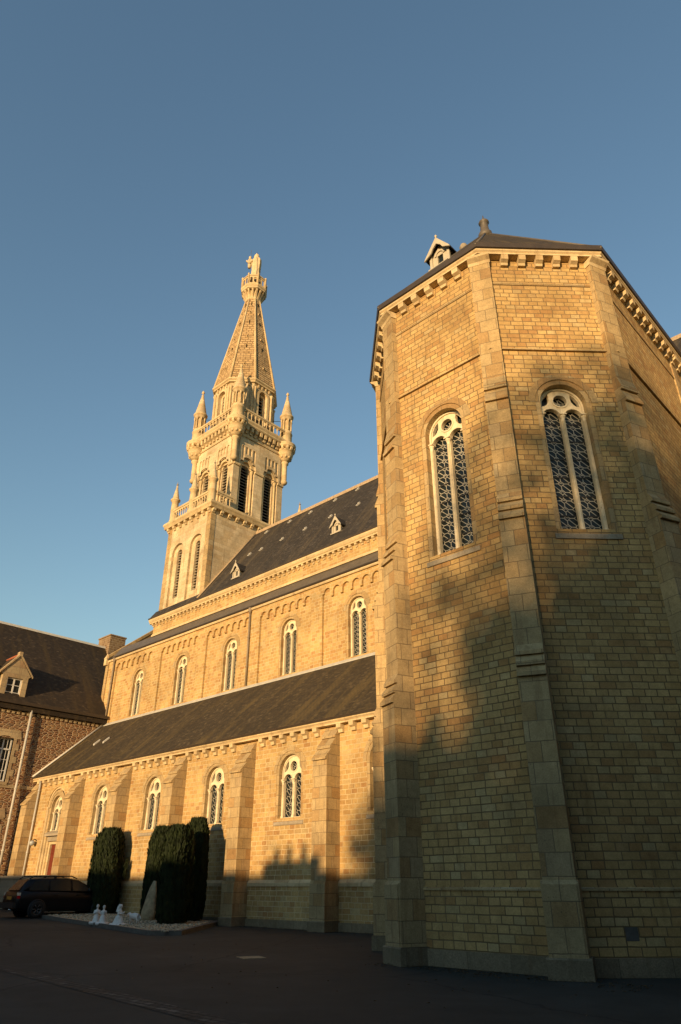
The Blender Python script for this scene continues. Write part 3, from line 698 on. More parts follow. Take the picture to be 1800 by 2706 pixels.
balustrade(fb, -2.62, -.1, 28.85, 30.0, tower, .32); balustrade(fb, .35, 2.65, 28.85, 30.0, tower, .32)
balustrade(fbE, -hy + .3, -2.9, 28.85, 30.0, tower, .32); balustrade(fbE, 2.9, hy - .3, 28.85, 30.0, tower, .32)
balustrade(fbW, 2.9, hy - .3, 28.85, 30.0, tower, .32); balustrade(fbN, -2.6, 2.6, 28.85, 30.0, tower, .32)
# pinnacle
def make_pinnacle(loc):
    h = .31
    o = MB().lathe((0, 0, 0), [(h + .06, 0), (h + .06, .12), (h, .2), (h, 1.12), (h + .04, 1.16), (h, 1.22), (h - .02, 2.0), (h + .1, 2.12), (h + .12, 2.22), (h - .02, 2.26)], 14).build('pinnacle', M['lime'], tower, loc=loc)
    MB().lathe((0, 0, 0), [(h + .02, 2.25), (h - .05, 2.5), (h * .25, 3.5), (.09, 3.62), (.02, 3.66)], 12).build('pinnacle_cap', M['tower'], o, wc=False)
    MB().lathe((0, 0, 0), [(.03, 3.6), (.05, 3.72), (.12, 3.78), (.03, 3.84), (.03, 4.0), (.01, 4.05)], 6).build('finial', M['sill'], o, wc=False)
    return o
pn = make_pinnacle((bx - 2.55, by - hy, 28.85))
for p in ((bx + .12, by - hy), (bx + 2.75, by - hy), (bx - 2.75, by + hy), (bx + 2.75, by + hy)): put(copy_tree(pn), (p[0], p[1], 28.85))
# belfry
cx, cy, hb = -44.15, 33.5, 2.85
bl = MB(); bls = MB(); blv = MB(); bdk = MB(); cor = MB()
for k4, a in enumerate((0, 90, 180, -90)):
    am = R(a); f_ = Fr(cx + math.sin(am) * hb, cy - math.cos(am) * hb, a)
    wz0, wzs, wh = 29.1, 33.9, .85; uc = 1.35
    holes = [arch(-uc, wh, wz0, wzs), arch(uc, wh, wz0, wzs)]
    he = hb if a in (0, 180) else hb - .352
    bl.plate(f_, [rect(-he, he, 28.8, 37.95)] + holes, -.35, 0)
    # raised skin with stepped blind arches over each window
    hs = []
    for c_ in (-uc, uc):
        for j, (du, zb_) in enumerate(((-.62, 34.35), (-.2, 35.1), (.22, 35.1), (.64, 34.35))): hs.append(arch(c_ + du, .15, zb_, 35.72, 8))
        hs.append(arch(c_, wh + .001, wz0 - .1, wzs) if False else arch(c_, wh + .06, 33.86, 33.9, 14))
    bl.plate(f_, [rect(-hb + .45, hb - .45, 33.84, 36.6)] + hs, 0, .09)
    # inner order with narrow louvred opening
    bl.plate(f_, [rect(-hb + .78, hb - .78, 28.8, 36), arch(-uc, .47, 29.25, 33.75), arch(uc, .47, 29.25, 33.75)], -.75, -.30)
    for c_ in (-uc, uc):
        for q in (-1, 1): bls.lathe(f_.p(c_ + q * .66, -.17, 0), [(.16, 28.9), (.16, 29.15), (.10, 29.35), (.10, 33.5), (.17, 33.72), (.18, 33.84)], 10)
        bls.plate(f_, [band(c_, .55, .80, 33.84, wzs, 14)], -.30, -.08)
        for k in range(17):
            z = 29.3 + k * .29; blv.prism(f_, [(-.40, z), (-.72, z + .20), (-.72, z + .235), (-.40, z + .035)], c_ - .47, c_ + .47)
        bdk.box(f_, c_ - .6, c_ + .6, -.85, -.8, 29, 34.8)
    for (u0, u1) in ((-hb + .0, -uc - wh), (-uc + wh, uc - wh), (uc + wh, hb)):
        bls.prism(f_, [(-.05, 33.62), (.10, 33.62), (.14, 33.72), (.14, 33.80), (-.05, 33.86)], u0 + .003, u1 - .003)
    bls.prism(f_, [(-.05, 36.85), (.08, 36.85), (.12, 36.95), (-.05, 37.02)], -hb, hb)
    n_ = 10
    for k in range(n_):
        u = -2.35 + 4.7 * k / (n_ - 1); cor.prism(f_, [(-.05, 37.25), (.14, 37.25), (.20, 37.42), (.36, 37.5), (.40, 37.9), (-.05, 37.9)], u - .13, u + .13)
ring(cor, cx, cy, hb, hb, [(-.4, 37.9), (.42, 37.9), (.50, 38.0), (.50, 38.12), (.58, 38.3), (.58, 38.4), (-.4, 38.4)])
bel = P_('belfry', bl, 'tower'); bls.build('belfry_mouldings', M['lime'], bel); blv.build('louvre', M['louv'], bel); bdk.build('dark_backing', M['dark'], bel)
P_('balcony', cor, 'lime'); P_('balcony_floor', MB().box(Fr(cx, cy, 0), -hb, hb, -hb, hb, 38.1, 38.38), 'lime')
for a in (0, 90, 180, -90):
    am = R(a); f_ = Fr(cx + math.sin(am) * (hb + .38), cy - math.cos(am) * (hb + .38), a); balustrade(f_, -2.45, 2.45, 38.4, 39.55, tower, .46)
def make_turret(loc):                          # loc z = 0
    o = MB().lathe((0, 0, 0), [(.16, 33.9), (.30, 34.05), (.32, 34.2), (.24, 34.3), (.24, 36.0), (.36, 36.1), (.36, 36.25), (.3, 36.3)], 14).build('turret', M['lime'], tower, loc=loc)
    bb = MB().lathe((0, 0, 0), [(.28, 36.3), (.5, 36.5), (.72, 36.9), (.74, 37.1), (.78, 37.15), (.80, 37.35), (.86, 37.4)], 16)
    for k in range(12):
        a_ = 2 * math.pi * k / 12; f_ = Fr(math.sin(a_) * .82, -math.cos(a_) * .82, math.degrees(a_)); bb.prism(f_, [(-.2, 37.35), (.02, 37.35), (.12, 37.5), (.14, 37.72), (-.2, 37.72)], -.1, .1)
    for k in range(10):
        a_ = 2 * math.pi * k / 10; bb.lathe((math.cos(a_) * .56, math.sin(a_) * .56, 36.72), [(.05, -.15), (.13, -.05), (.12, .08), (.04, .15)], 6)
    bb.lathe((0, 0, 0), [(.98, 37.72), (1.0, 37.8), (.96, 37.95), (1.0, 38.0), (1.0, 38.1), (.7, 38.14)], 16)
    bb.build('turret_corbel', M['lime'], o, wc=False)
    sh = MB().lathe((0, 0, 0), [(.62, 38.1), (.58, 38.2), (.57, 39.3), (.62, 39.35), (.62, 39.42), (.55, 39.6), (.50, 39.75)], 16)
    sh.lathe((0, 0, 0), [(.40, 39.7), (.40, 41.2)], 12)
    for k in range(8):
        a_ = 2 * math.pi * (k + .5) / 8; sh.lathe((math.cos(a_) * .50, math.sin(a_) * .50, 0), [(.09, 39.72), (.06, 39.85), (.055, 40.75), (.10, 40.9), (.10, 41.0)], 6)
    sh.lathe((0, 0, 0), [(.50, 40.95), (.57, 41.05), (.57, 41.25), (.66, 41.36), (.68, 41.48), (.5, 41.5)], 16)
    sh.build('turret_shaft', M['lime'], o, wc=False)
    MB().lathe((0, 0, 0), [(.62, 41.5)] + [(r0 + e_, z0 + .0) for k in range(9) for r0, z0, e_ in ((.56 - .05 * k, 41.62 + .245 * k, .0), (.56 - .05 * k - .045, 41.62 + .245 * k + .22, .0), (.56 - .05 * k - .045, 41.62 + .245 * k + .23, -.02))] + [(.10, 43.86), (.14, 43.9), (.05, 44.0)], 16).build('turret_cap', M['tower'], o, wc=False)
    MB().lathe((0, 0, 0), [(.06, 43.9), (.05, 44.1), (.16, 44.2), (.14, 44.3), (.03, 44.5)], 8).build('finial', M['lime'], o, wc=False)
    return o
tr_ = make_turret((cx - hb - .08, cy - hb - .08, 0))
for q, r_ in ((1, -1), (1, 1), (-1, 1)): put(copy_tree(tr_), (cx + q * (hb + .08), cy + r_ * (hb + .08), 0))
MB().tube([(cx - 2.9, cy - 2.9, 41.0), (cx - 1.9, cy - 1.9, 41.0)], .025, 5).tube([(cx + 2.9, cy + 2.9, 41.0), (cx + 1.9, cy + 1.9, 41.0)], .025, 5).build('tie_rod', M['bar'], church)
# drum
ap_ = 2.72; sd = 2 * ap_ * tt; dm = MB(); dml = MB(); dlv = MB(); ddk = MB()
for k in range(8):
    a = 45 * k; am = R(a); f_ = Fr(cx + math.sin(am) * ap_, cy - math.cos(am) * ap_, a)
    dm.plate(f_, [rect(-sd / 2, sd / 2, 38.3, 43.55), arch(0, .5, 39.2, 42.4)], -.35, 0)
    dm.plate(f_, [rect(-sd / 2 + .1, sd / 2 - .1, 38.3, 43.5), arch(0, .3, 39.3, 42.3, 10)], -.6, -.3)
    dml.plate(f_, [band(0, .5, .72, 39.2, 42.4, 12)], 0, .07)
    for q in range(8): dlv.prism(f_, [(-.35, 39.5 + q * .36), (-.6, 39.72 + q * .36), (-.6, 39.76 + q * .36), (-.35, 39.54 + q * .36)], -.3, .3)
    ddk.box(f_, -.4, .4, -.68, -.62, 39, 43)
    for q in (-1, 1): dml.lathe(f_.p(q * (sd / 2 - .12), .05, 0), [(.16, 38.4), (.09, 38.6), (.09, 42.7), (.16, 42.9), (.16, 43.0)], 8)
    for q in range(4): dml.prism(f_, [(-.05, 43.08), (.08, 43.08), (.14, 43.2), (.16, 43.4), (-.05, 43.4)], -.66 + q * .44 - .07, -.66 + q * .44 + .07)
drum = P_('spire_drum', dm, 'tower'); dml.build('drum_mouldings', M['lime'], drum); dlv.build('louvre', M['louv'], drum); ddk.build('dark_backing', M['dark'], drum)
C8 = 1 / math.cos(R(22.5)); oc = lambda a_: a_ * C8
sp_ = MB().lathe((cx, cy, 0), [(oc(2.7), 43.4), (oc(2.92), 43.45), (oc(2.92), 43.58), (oc(3.05), 43.7), (oc(3.05), 43.82), (oc(2.86), 43.9)], 8, .5, False)
P_('spire_cornice', sp_, 'lime')
s0, s1, z0_, z1_ = 2.86, .70, 43.88, 56.4
spm = MB(); nb = 44
prof = []
for k in range(nb):                             # shallow overlapping courses
    z = z0_ + (z1_ - z0_) * k / nb; zz = z0_ + (z1_ - z0_) * (k + 1) / nb
    a_ = s0 + (s1 - s0) * k / nb; b_ = s0 + (s1 - s0) * (k + 1) / nb
    prof += [(oc(a_ + .035), z), (oc(b_ + .012), zz - .03)]
spm.lathe((cx, cy, 0), prof, 8, .5, False)
spire = P_('spire', spm, 'spire')
rb = MB()
for k in range(8):
    a_ = R(22.5 + 45 * k); rb.tube([(cx + math.cos(a_) * oc(s0 + .03), cy + math.sin(a_) * oc(s0 + .03), z0_), (cx + math.cos(a_) * oc(s1 + .03), cy + math.sin(a_) * oc(s1 + .03), z1_)], [.13, .07], 6)
rb.build('spire_rib', M['lime'], spire)
sv = MB(); svh = MB()
for k in range(8):
    a = 45 * k; am = R(a)
    for z, kind in ((45.9, 0), (48.5, 1), (50.0, 0), (52.3, 1), (53.9, 0), (55.3, 1)):
        ff = (z - z0_) / (z1_ - z0_); apz = s0 + (s1 - s0) * ff; f_ = Fr(cx + math.sin(am) * apz, cy - math.cos(am) * apz, a)
        if kind: svh.box(f_, -.045, .045, -.2, .055, z - .28, z + .28)
        else: sv.prism(f_, [(-.2, z - .22), (.12, z - .10), (.14, z + .06), (-.2, z + .25)], -.11, .11); svh.box(f_, -.06, .06, 0, .15, z - .07, z + .05)
sv.build('spire_vent', M['lime'], spire); svh.build('spire_slit', M['dark'], spire)
# gallery at the top
gl = MB().lathe((cx, cy, 0), [(oc(.72), 56.2), (oc(.80), 56.3), (oc(.80), 56.6), (oc(.86), 56.9), (oc(.9), 57.3)], 8, .5, False)
for k in range(16):
    a = 22.5 * k; am = R(a); f_ = Fr(cx + math.sin(am) * .82, cy - math.cos(am) * .82, a); gl.prism(f_, [(-.1, 56.35), (.0, 56.35), (.12, 56.75), (.36, 57.2), (.40, 57.4), (-.1, 57.4)], -.085, .085)
gl.lathe((cx, cy, 0), [(oc(1.12), 57.38), (oc(1.25), 57.45), (oc(1.25), 57.6), (oc(1.33), 57.75), (oc(1.33), 57.95), (oc(1.2), 58.0)], 8, .5, False)
gal = P_('spire_gallery', gl, 'lime')
gp_ = MB(); ga = 1.24; gs = 2 * ga * tt
for k in range(8):
    a = 45 * k; am = R(a); f_ = Fr(cx + math.sin(am) * ga, cy - math.cos(am) * ga, a)
    gp_.plate(f_, [rect(-gs / 2, gs / 2, 57.98, 59.15), arch(-.21, .14, 58.15, 58.8, 8), arch(.21, .14, 58.15, 58.8, 8)], -.1, 0)
    gp_.box(f_, -gs / 2 - .02, gs / 2 + .02, -.13, .05, 59.15, 59.28)
    am2 = R(a + 22.5); gp_.lathe((cx + math.sin(am2) * oc(ga), cy - math.cos(am2) * oc(ga), 0), [(.10, 57.95), (.10, 59.3), (.13, 59.35), (.1, 59.45), (.02, 59.6)], 6)
gp_.build('parapet', M['lime'], gal)
MB().lathe((cx, cy, 0), [(.75, 57.95), (.75, 59.2), (.82, 59.3), (.82, 59.5), (.7, 59.55)], 8, .5, False).build('pedestal', M['lime'], gal)
# statue
def folded(mb, c, prof, n=40, sx=1, sy=1, amp=.05, fr=9, ph=0.0):
    P = []; F = []
    for j, (r_, z, dx, dy) in enumerate(prof):
        for k in range(n):
            a_ = 2 * math.pi * k / n; fold = 1 + amp * math.sin(fr * a_ + ph + z * .9) * min(1, max(0, (prof[-1][1] - z) / 1.2)) + amp * .5 * math.sin(5 * a_ - z * 1.7)
            P.append((c[0] + dx + r_ * fold * math.cos(a_) * sx, c[1] + dy + r_ * fold * math.sin(a_) * sy, c[2] + z))
    for j in range(len(prof) - 1):
        for k in range(n): F.append((j * n + k, j * n + (k + 1) % n, (j + 1) * n + (k + 1) % n, (j + 1) * n + k))
    F.append(tuple(range(n))[::-1]); F.append(tuple((len(prof) - 1) * n + k for k in range(n))); mb.add(P, F, True)
stt = empty('statue', (cx, cy, 59.55), 'weathered stone statue of a robed woman lifting a child, standing on top of the spire', 'statue')
sm_ = MB()
folded(sm_, (cx, cy, 59.55), [(.52, 0, 0, 0), (.56, .25, 0, 0), (.50, .9, .02, 0), (.50, 1.6, .05, 0), (.55, 2.2, .07, .0), (.58, 2.7, .07, 0), (.57, 3.05, .05, 0), (.47, 3.3, .03, 0), (.31, 3.45, .0, 0), (.27, 3.55, 0, 0), (.29, 3.72, 0, 0), (.30, 3.88, 0, 0), (.25, 4.04, 0, 0), (.15, 4.16, 0, 0), (.05, 4.20, 0, 0)], amp=.10, sy=.85, n=60)
for q in (-1, 1):
    sm_.tube([(cx - .1, cy + q * .42, 62.6), (cx - .55, cy - .30 + q * .25, 62.35), (cx - .80, cy - .62 + q * .12, 62.75)], [.2, .16, .1], 10)
sm_.build('robed_figure', M['tower'], stt)
ch = MB(); ccx, ccy = cx - .62, cy - .42
folded(ch, (ccx, ccy, 62.25), [(.16, -.5, 0, 0), (.2, -.1, 0, 0), (.22, .3, 0, 0), (.2, .75, 0, 0), (.09, .88, 0, 0), (.13, .98, 0, 0), (.15, 1.1, 0, 0), (.12, 1.24, 0, 0), (.03, 1.3, 0, 0)], 20, amp=.06)
ch.tube([(ccx, ccy, 62.7), (ccx - .12, ccy - .1, 63.1), (ccx - .05, ccy - .05, 63.5)], [.07, .06, .05], 8); ch.tube([(ccx, ccy + .1, 62.7), (ccx - .3, ccy - .2, 62.95)], [.07, .045], 8)
ch.build('held_child', M['tower'], stt)
MB().lathe((cx, cy, 63.74), [(.10, 0), (.12, .1), (.05, .16), (.05, .3), (.01, .34)], 8).tube([(ccx + .05, ccy, 62.9), (ccx + .1, ccy, 64.5)], .03, 6).build('crown', M['chrome'], stt)

# wall lamp by the portal
lp = empty('wall_lamp', (-49.15, YA, 4.1), 'small round lamp fixed to the church wall between the downpipe and the red door', 'lamp')
MB().lathe((-49.15, YA - .28, 4.02), [(.02, -.14), (.14, -.08), (.19, .02), (.16, .12), (.05, .18)], 12).build('lamp_shade', M['lamp'], lp)
MB().tube([(-49.15, YA, 4.2), (-49.15, YA - .15, 4.28), (-49.15, YA - .28, 4.2)], .03, 6).build('bracket', M['bar'], lp)

# ================================================================== LEFT BUILDING
hb_ = empty('stone_building', (-56, 14, .3), 'reddish rubble stone building with steep slate roof, gabled dormer and white windows', 'building')
XB = -50.8; fl = Fr(XB, 0, 90)
wl = MB(); 
wins = [(20.42, .58, 7.8, 10.62), (20.42, .58, 2.6, 5.6), (14.6, .58, 7.8, 10.62), (14.6, .58, 2.6, 5.6), (8.8, .58, 7.8, 10.62), (8.8, .58, 2.6, 5.6)]
wl.plate(fl, [rect(-25, 27.6, -.5, 12.9)] + [rect(c_ - h_, c_ + h_, za, zb) for c_, h_, za, zb in wins], -.6, 0)
wl.box(Fr(XB, -25, 0), -11, 0, -.6, 0, -.5, 12.9)
wl.prism(Fr(0, 0, 0), [(-30.2, 12), (-30.2, 12.9), (-30.2, 12.95)], -60, -59) if False else None
wl.build('wall', M['rubble'], hb_)
lrf = MB().prism(Fr(-56.0, 0, 90), [(5.55, 12.98), (0, 20.12), (-5.55, 12.98), (-5.5, 12.5), (5.5, 12.5)], -25.3, 30.3).build('roof', M['slate3'], hb_)
MB().prism(Fr(-56.0, 0, 90), [(.15, 20.0), (.08, 20.2), (-.08, 20.2), (-.15, 20.0)], -25.3, 30.3).build('ridge_tiles', M['zinc'], lrf)
ck = MB().box(Fr(-56, 30.1, 0), -1.3, .7, -.75, .75, 18.5, 21.1).box(Fr(-56, 30.1, 0), -1.36, .76, -.81, .81, 21.1, 21.22)
ck.build('chimney', M['quoin2'], lrf)
cn = MB()
y = -3.6
while y < 27.4:
    cn.prism(fl, [(0, 12.42), (.12, 12.42), (.16, 12.56), (.30, 12.60), (.33, 12.8), (0, 12.8)], y - .11, y + .11)
    cn.box(fl, y - .09, y + .09, 0, .09, 12.26, 12.40); cn.box(fl, y + .27, y + .45, 0, .09, 12.26, 12.40); y += .72
cn.box(fl, -25, 27.6, 0, .10, 12.40, 12.43); cn.box(fl, -25, 27.6, 0, .33, 12.8, 12.85)
cn.build('cornice', M['quoin'], hb_)
MB().box(fl, -25.1, 27.65, .05, .47, 12.86, 13.08).build('gutter', M['gutter'], hb_)
bd = MB().box(fl, -25, 27.5, -.02, .05, 7.42, 7.62); bd.build('string_course', M['quoin'], hb_)
def casement(parent, f_, c_, h_, za, zb, trans, d=-.22):
    o = MB().plate(f_, [rect(c_ - h_, c_ + h_, za, zb), rect(c_ - h_ + .09, c_ - .05, za + .1, zb - .08), rect(c_ + .05, c_ + h_ - .09, za + .1, zb - .08)], d - .06, d).build('window', M['whitep'], parent)
    b_ = MB(); n_ = 4 if trans else 3
    for k in range(1, n_): z = za + (zb - za) * k / n_; b_.box(f_, c_ - h_ + .05, c_ + h_ - .05, d - .05, d - .005, z - .02, z + .02)
    if trans:
        b_.box(f_, c_ - h_ + .02, c_ + h_ - .02, d - .05, d + .03, zb - .78, zb - .68)
        for q in (-1, 1): b_.box(f_, c_ + q * h_ * .5 - .015, c_ + q * h_ * .5 + .015, d - .05, d - .008, za + .05, zb - .05)
    b_.build('glazing_bar', M['whitep'], o)
    MB().box(f_, c_ - h_ + .03, c_ + h_ - .03, d - .09, d - .07, za + .03, zb - .03).build('glass', M['glass'], o)
    return o
for c_, h_, za, zb in wins:
    casement(hb_, fl, c_, h_, za, zb, True)
    q = MB(); z = za - .05; k = 0
    while z < zb + .3:
        e = .42 if k % 2 else .2; zt = min(z + .42, zb + .35)
        for s__ in (-1, 1):
            u0, u1 = sorted((c_ + s__ * (h_ - .0), c_ + s__ * (h_ + e))); q.box(fl, u0, u1, -.3, .03, z, zt)
        z += .42; k += 1
    q.plate(fl, [[(c_ - h_ - .5, zb - .02), (c_ - h_, zb - .02)] + [(c_ - h_ + 2 * h_ * j / 8, zb - .02 + .14 * math.sin(math.pi * j / 8)) for j in range(1, 8)] + [(c_ + h_, zb - .02), (c_ + h_ + .5, zb - .02), (c_ + h_ + .35, zb + .55), (c_ - h_ - .35, zb + .55)]], -.28, .045)
    q.prism(fl, [(-.3, za), (-.3, za - .22), (.1, za - .22), (.1, za - .05), (-.1, za)], c_ - h_ - .1, c_ + h_ + .1)
    q.build('window_surround', M['quoin'], hb_)
for dc in (20.2, 14.4, 8.6):
    fd = Fr(XB - .05, dc, 90)
    o = MB().plate(fd, [[(-.92, 13.0), (.92, 13.0), (.92, 14.85), (1.12, 15.0), (0, 16.35), (-1.12, 15.0), (-.92, 14.85)], rect(-.55, .55, 13.2, 14.72)], -.35, 0).build('dormer', M['quoin'], hb_)
    MB().box(fd, -.9, -.86, -1.6, -.3, 13, 14.85).box(fd, .86, .9, -1.6, -.3, 13, 14.85).build('dormer_cheek', M['slate3'], o)
    dr_ = MB()
    for q in (-1, 1): dr_.add([fd.p(q * 1.12, .02, 14.98), fd.p(0, .02, 16.42), fd.p(0, -2.7, 16.42), fd.p(q * 1.12, -2.7, 14.98), fd.p(q * 1.12, .02, 14.9), fd.p(0, .02, 16.32), fd.p(0, -2.7, 16.32), fd.p(q * 1.12, -2.7, 14.9)], [(0, 1, 2, 3), (4, 7, 6, 5), (0, 4, 5, 1), (2, 6, 7, 3), (0, 3, 7, 4), (1, 5, 6, 2)])
    dr_.build('dormer_roof', M['slate3'], o)
    cpn = MB()
    for q in (-1, 1): cpn.plate(fd, [[(q * 1.2, 14.88), (q * 1.2, 15.02), (0, 16.52), (0, 16.34)]], -.3, .07)
    cpn.box(fd, -.12, .12, -.3, .09, 16.3, 16.62); cpn.build('coping', M['quoin'], o)
    MB().tube([fd.p(0, -.3, 16.45), fd.p(0, -2.6, 16.45)], .09, 6).build('ridge_tiles', M['rtile'], o)
    casement(o, fd, 0, .55, 13.2, 14.72, False, -.12)
    MB().box(fd, -.65, .65, -.1, .12, 13.1, 13.2).build('sill', M['lime'], o)
pipe('', XB + .24, 21.72, .5, 12.6, .085, 'pipe', hb_, False)

# low garden wall in front of the portal bay
lw = empty('garden_wall', (-50, 22.0, .3), 'low stone garden wall with flat coping, behind the parked black car', 'wall')
MB().box(Fr(-58.5, 21.9, 0), 0, 14.6, -.3, 0, -.3, 1.95).build('wall', M['low'], lw)
MB().box(Fr(-58.5, 21.9, 0), -.05, 14.65, -.36, .06, 1.95, 2.14).build('coping', M['low'], lw)

# ================================================================== GRAVEL BED, STONE, YEWS, FIGURES
bedp = [(-40.2, 19.3), (-25.2, 16.75), (-24.4, 17.6), (-28.9, 23.0), (-40.2, 23.0)]
def inset(poly, d):
    cxp = sum(p[0] for p in poly) / len(poly); cyp = sum(p[1] for p in poly) / len(poly)
    return [(x + (cxp - x) * d / math.hypot(cxp - x, cyp - y), y + (cyp - y) * d / math.hypot(cxp - x, cyp - y)) for x, y in poly]
gb = MB(); inn = inset(bedp, .3)
def slab(mb, loops, z0f, z1f):
    pts = [p for l in loops for p in l]; n_ = len(pts); tri = tessellate_polygon([[Vector((a_, b_, 0)) for a_, b_ in l] for l in loops])
    P = [(x, y, gz(x) + z1f) for x, y in pts] + [(x, y, gz(x) + z0f) for x, y in pts]; F = [tuple(t_) for t_ in tri] + [tuple(i + n_ for i in t_[::-1]) for t_ in tri]; o_ = 0
    for l in loops:
        m_ = len(l); F += [(o_ + i, o_ + (i + 1) % m_, n_ + o_ + (i + 1) % m_, n_ + o_ + i) for i in range(m_)]; o_ += m_
    mb.add(P, F)
slab(gb, [bedp, inn], -.2, .15); tag(gb.build('kerb', M['kerb']), kind='structure')
gb = MB(); slab(gb, [inset(bedp, .29)], -.2, .13); tag(gb.build('gravel_bed', M['gravel']), kind='structure')
pb = MB()
for _ in range(2600):
    while True:
        x = random.uniform(-40, -24.6); y = random.uniform(16.9, 22.2)
        yl = 19.3 + (x + 40.2) * (16.75 - 19.3) / 15.0 + .35; 
        if y > yl and (x < -28.3 or y < 22.2 - (x + 28.3) * 1.19 - .35): break
    r_ = random.uniform(.03, .065); z = gz(x) + .13
    pb.lathe((x, y, z), [(r_ * .7, -.02), (r_, r_ * .3), (r_ * .5, r_ * .75)], 5, random.random())
tag(pb.build('gravel', M['gravel']), 'cream gravel spread over the kerbed bed around the yews', 'gravel', kind='stuff')
def solid(name, mat_, parent, build, vox=.02, smooth=True):
    """union of overlapping pieces into one continuous skin (voxel remesh, evaluated once)"""
    mb_ = MB(); build(mb_)
    me = bpy.data.meshes.new(name + '_src'); me.from_pydata([(a_ * K, b_ * K, c_ * K) for a_, b_, c_ in mb_.v], [], mb_.f)
    import bmesh
    b = bmesh.new(); b.from_mesh(me); bmesh.ops.recalc_face_normals(b, faces=b.faces); b.to_mesh(me); b.free()
    t_ = bpy.data.objects.new('tmp', me); col.objects.link(t_)
    md = t_.modifiers.new('r', 'REMESH'); md.mode = 'VOXEL'; md.voxel_size = vox * K
    sm2 = t_.modifiers.new('s', 'SMOOTH'); sm2.factor = .5; sm2.iterations = 4
    dg = bpy.context.evaluated_depsgraph_get(); me2 = bpy.data.meshes.new_from_object(t_.evaluated_get(dg)); bpy.data.objects.remove(t_)
    me2.name = name
    for p in me2.polygons: p.use_smooth = True
    me2.materials.clear(); me2.materials.append(mat_)
    return link(name, me2, parent, None, 0.0, wc=False)
def ball(mb, c, r_, sx=1, sy=1, sz=1, n=10):
    mb.lathe(c, [(max(.001, r_ * math.sin(math.pi * k / n)), -r_ * sz * math.cos(math.pi * k / n)) for k in range(n + 1)], 12, 0, True, sx, sy)
def kneeler(mb, h=1.0, skirt=True, arms='pray', veil=False):   # faces +x, base at z=0, height ~1.05
    mb.tube([(-.34, .09, .06), (-.05, .09, .09), (.16, .09, .12)], [.055, .08, .09], 10); mb.tube([(-.34, -.09, .06), (-.05, -.09, .09), (.16, -.09, .12)], [.055, .08, .09], 10)
    mb.tube([(.14, .09, .1), (.0, .08, .38)], [.10, .12], 10); mb.tube([(.14, -.09, .1), (.0, -.08, .38)], [.10, .12], 10)
    if skirt: mb.lathe((.0, 0, 0), [(.30, .02), (.28, .12), (.2, .34), (.15, .46)], 16, 0, True, 1.15, .85)
    mb.tube([(0, 0, .34), (0, 0, .5), (.02, 0, .66), (.03, 0, .76)], [.15, .125, .155, .09], 12); mb.tube([(.03, 0, .74), (.04, 0, .84)], [.06, .055], 8)
    for q in (-1, 1):
        mb.tube([(.02, q * .15, .72), (.06, q * .19, .54), (.22, q * .09, .56), (.30, q * .025, .66)] if arms == 'pray' else [(.02, q * .15, .72), (.1, q * .18, .55), (.3, q * .1, .6)], [.055, .05, .04, .03] if arms == 'pray' else [.055, .05, .03], 8)
    ball(mb, (.05, 0, .93), .095, 1, .9, 1.18); ball(mb, (.14, 0, .92), .02)
    if veil: mb.tube([(.03, 0, 1.0), (-.05, 0, .86), (-.09, 0, .62)], [.11, .12, .13], 12)
    else: ball(mb, (.03, 0, .96), .1, 1, .95, 1.05)
figs = [(-31.15, 17.97, 'child', -30, .50, 'small white statue of a kneeling child, leftmost of the figures on the gravel'),
        (-30.5, 17.9, 'child', 150, .49, 'small white statue of a child touching its neighbour, second of the figures on the gravel'),
        (-29.33, 17.95, 'woman', 35, .55, 'white statue of a veiled woman kneeling with raised hands in front of the left yew')]
for (x, y, kd, an, hh, lb) in figs:
    e = empty('statue', (x, y, gz(x) + .13), lb, 'statue', 'white statues kneeling on the gravel', rot=R(an))
    sc_h = hh / .78
    o = solid('figure', M['marble'], e, lambda mb: kneeler(mb, veil=(kd == 'woman'), arms='pray'), .022); o.scale = (sc_h,) * 3
    o2 = MB().lathe((0, 0, 0), [(.30, -.06), (.33, 0), (.29, .04)], 14, 0, False, 1.2, .9).build('base', M['marble'], e, wc=False)
e = empty('lamb_statue', (-29.2, 18.6, gz(-29.1) + .13), 'small white lamb statue standing right of the kneeling figures', 'statue', rot=R(200))
def lamb(mb):
    mb.tube([(-.2, 0, .26), (0, 0, .29), (.18, 0, .28)], [.11, .13, .1], 12); mb.tube([(.17, 0, .3), (.27, 0, .38)], [.08, .06], 8); mb.tube([(.26, 0, .38), (.38, 0, .33)], [.065, .035], 8)
    for q in (-1, 1):
        mb.tube([(.15, q * .06, .25), (.16, q * .06, .12), (.15, q * .06, 0)], [.045, .03, .028], 6); mb.tube([(-.16, q * .06, .25), (-.2, q * .06, .13), (-.17, q * .06, 0)], [.055, .03, .028], 6)
        mb.tube([(.27, q * .03, .41), (.25, q * .11, .38)], [.025, .015], 6)
    mb.tube([(-.28, 0, .3), (-.34, 0, .18)], [.03, .02], 6)
solid('figure', M['marble'], e, lamb, .014)
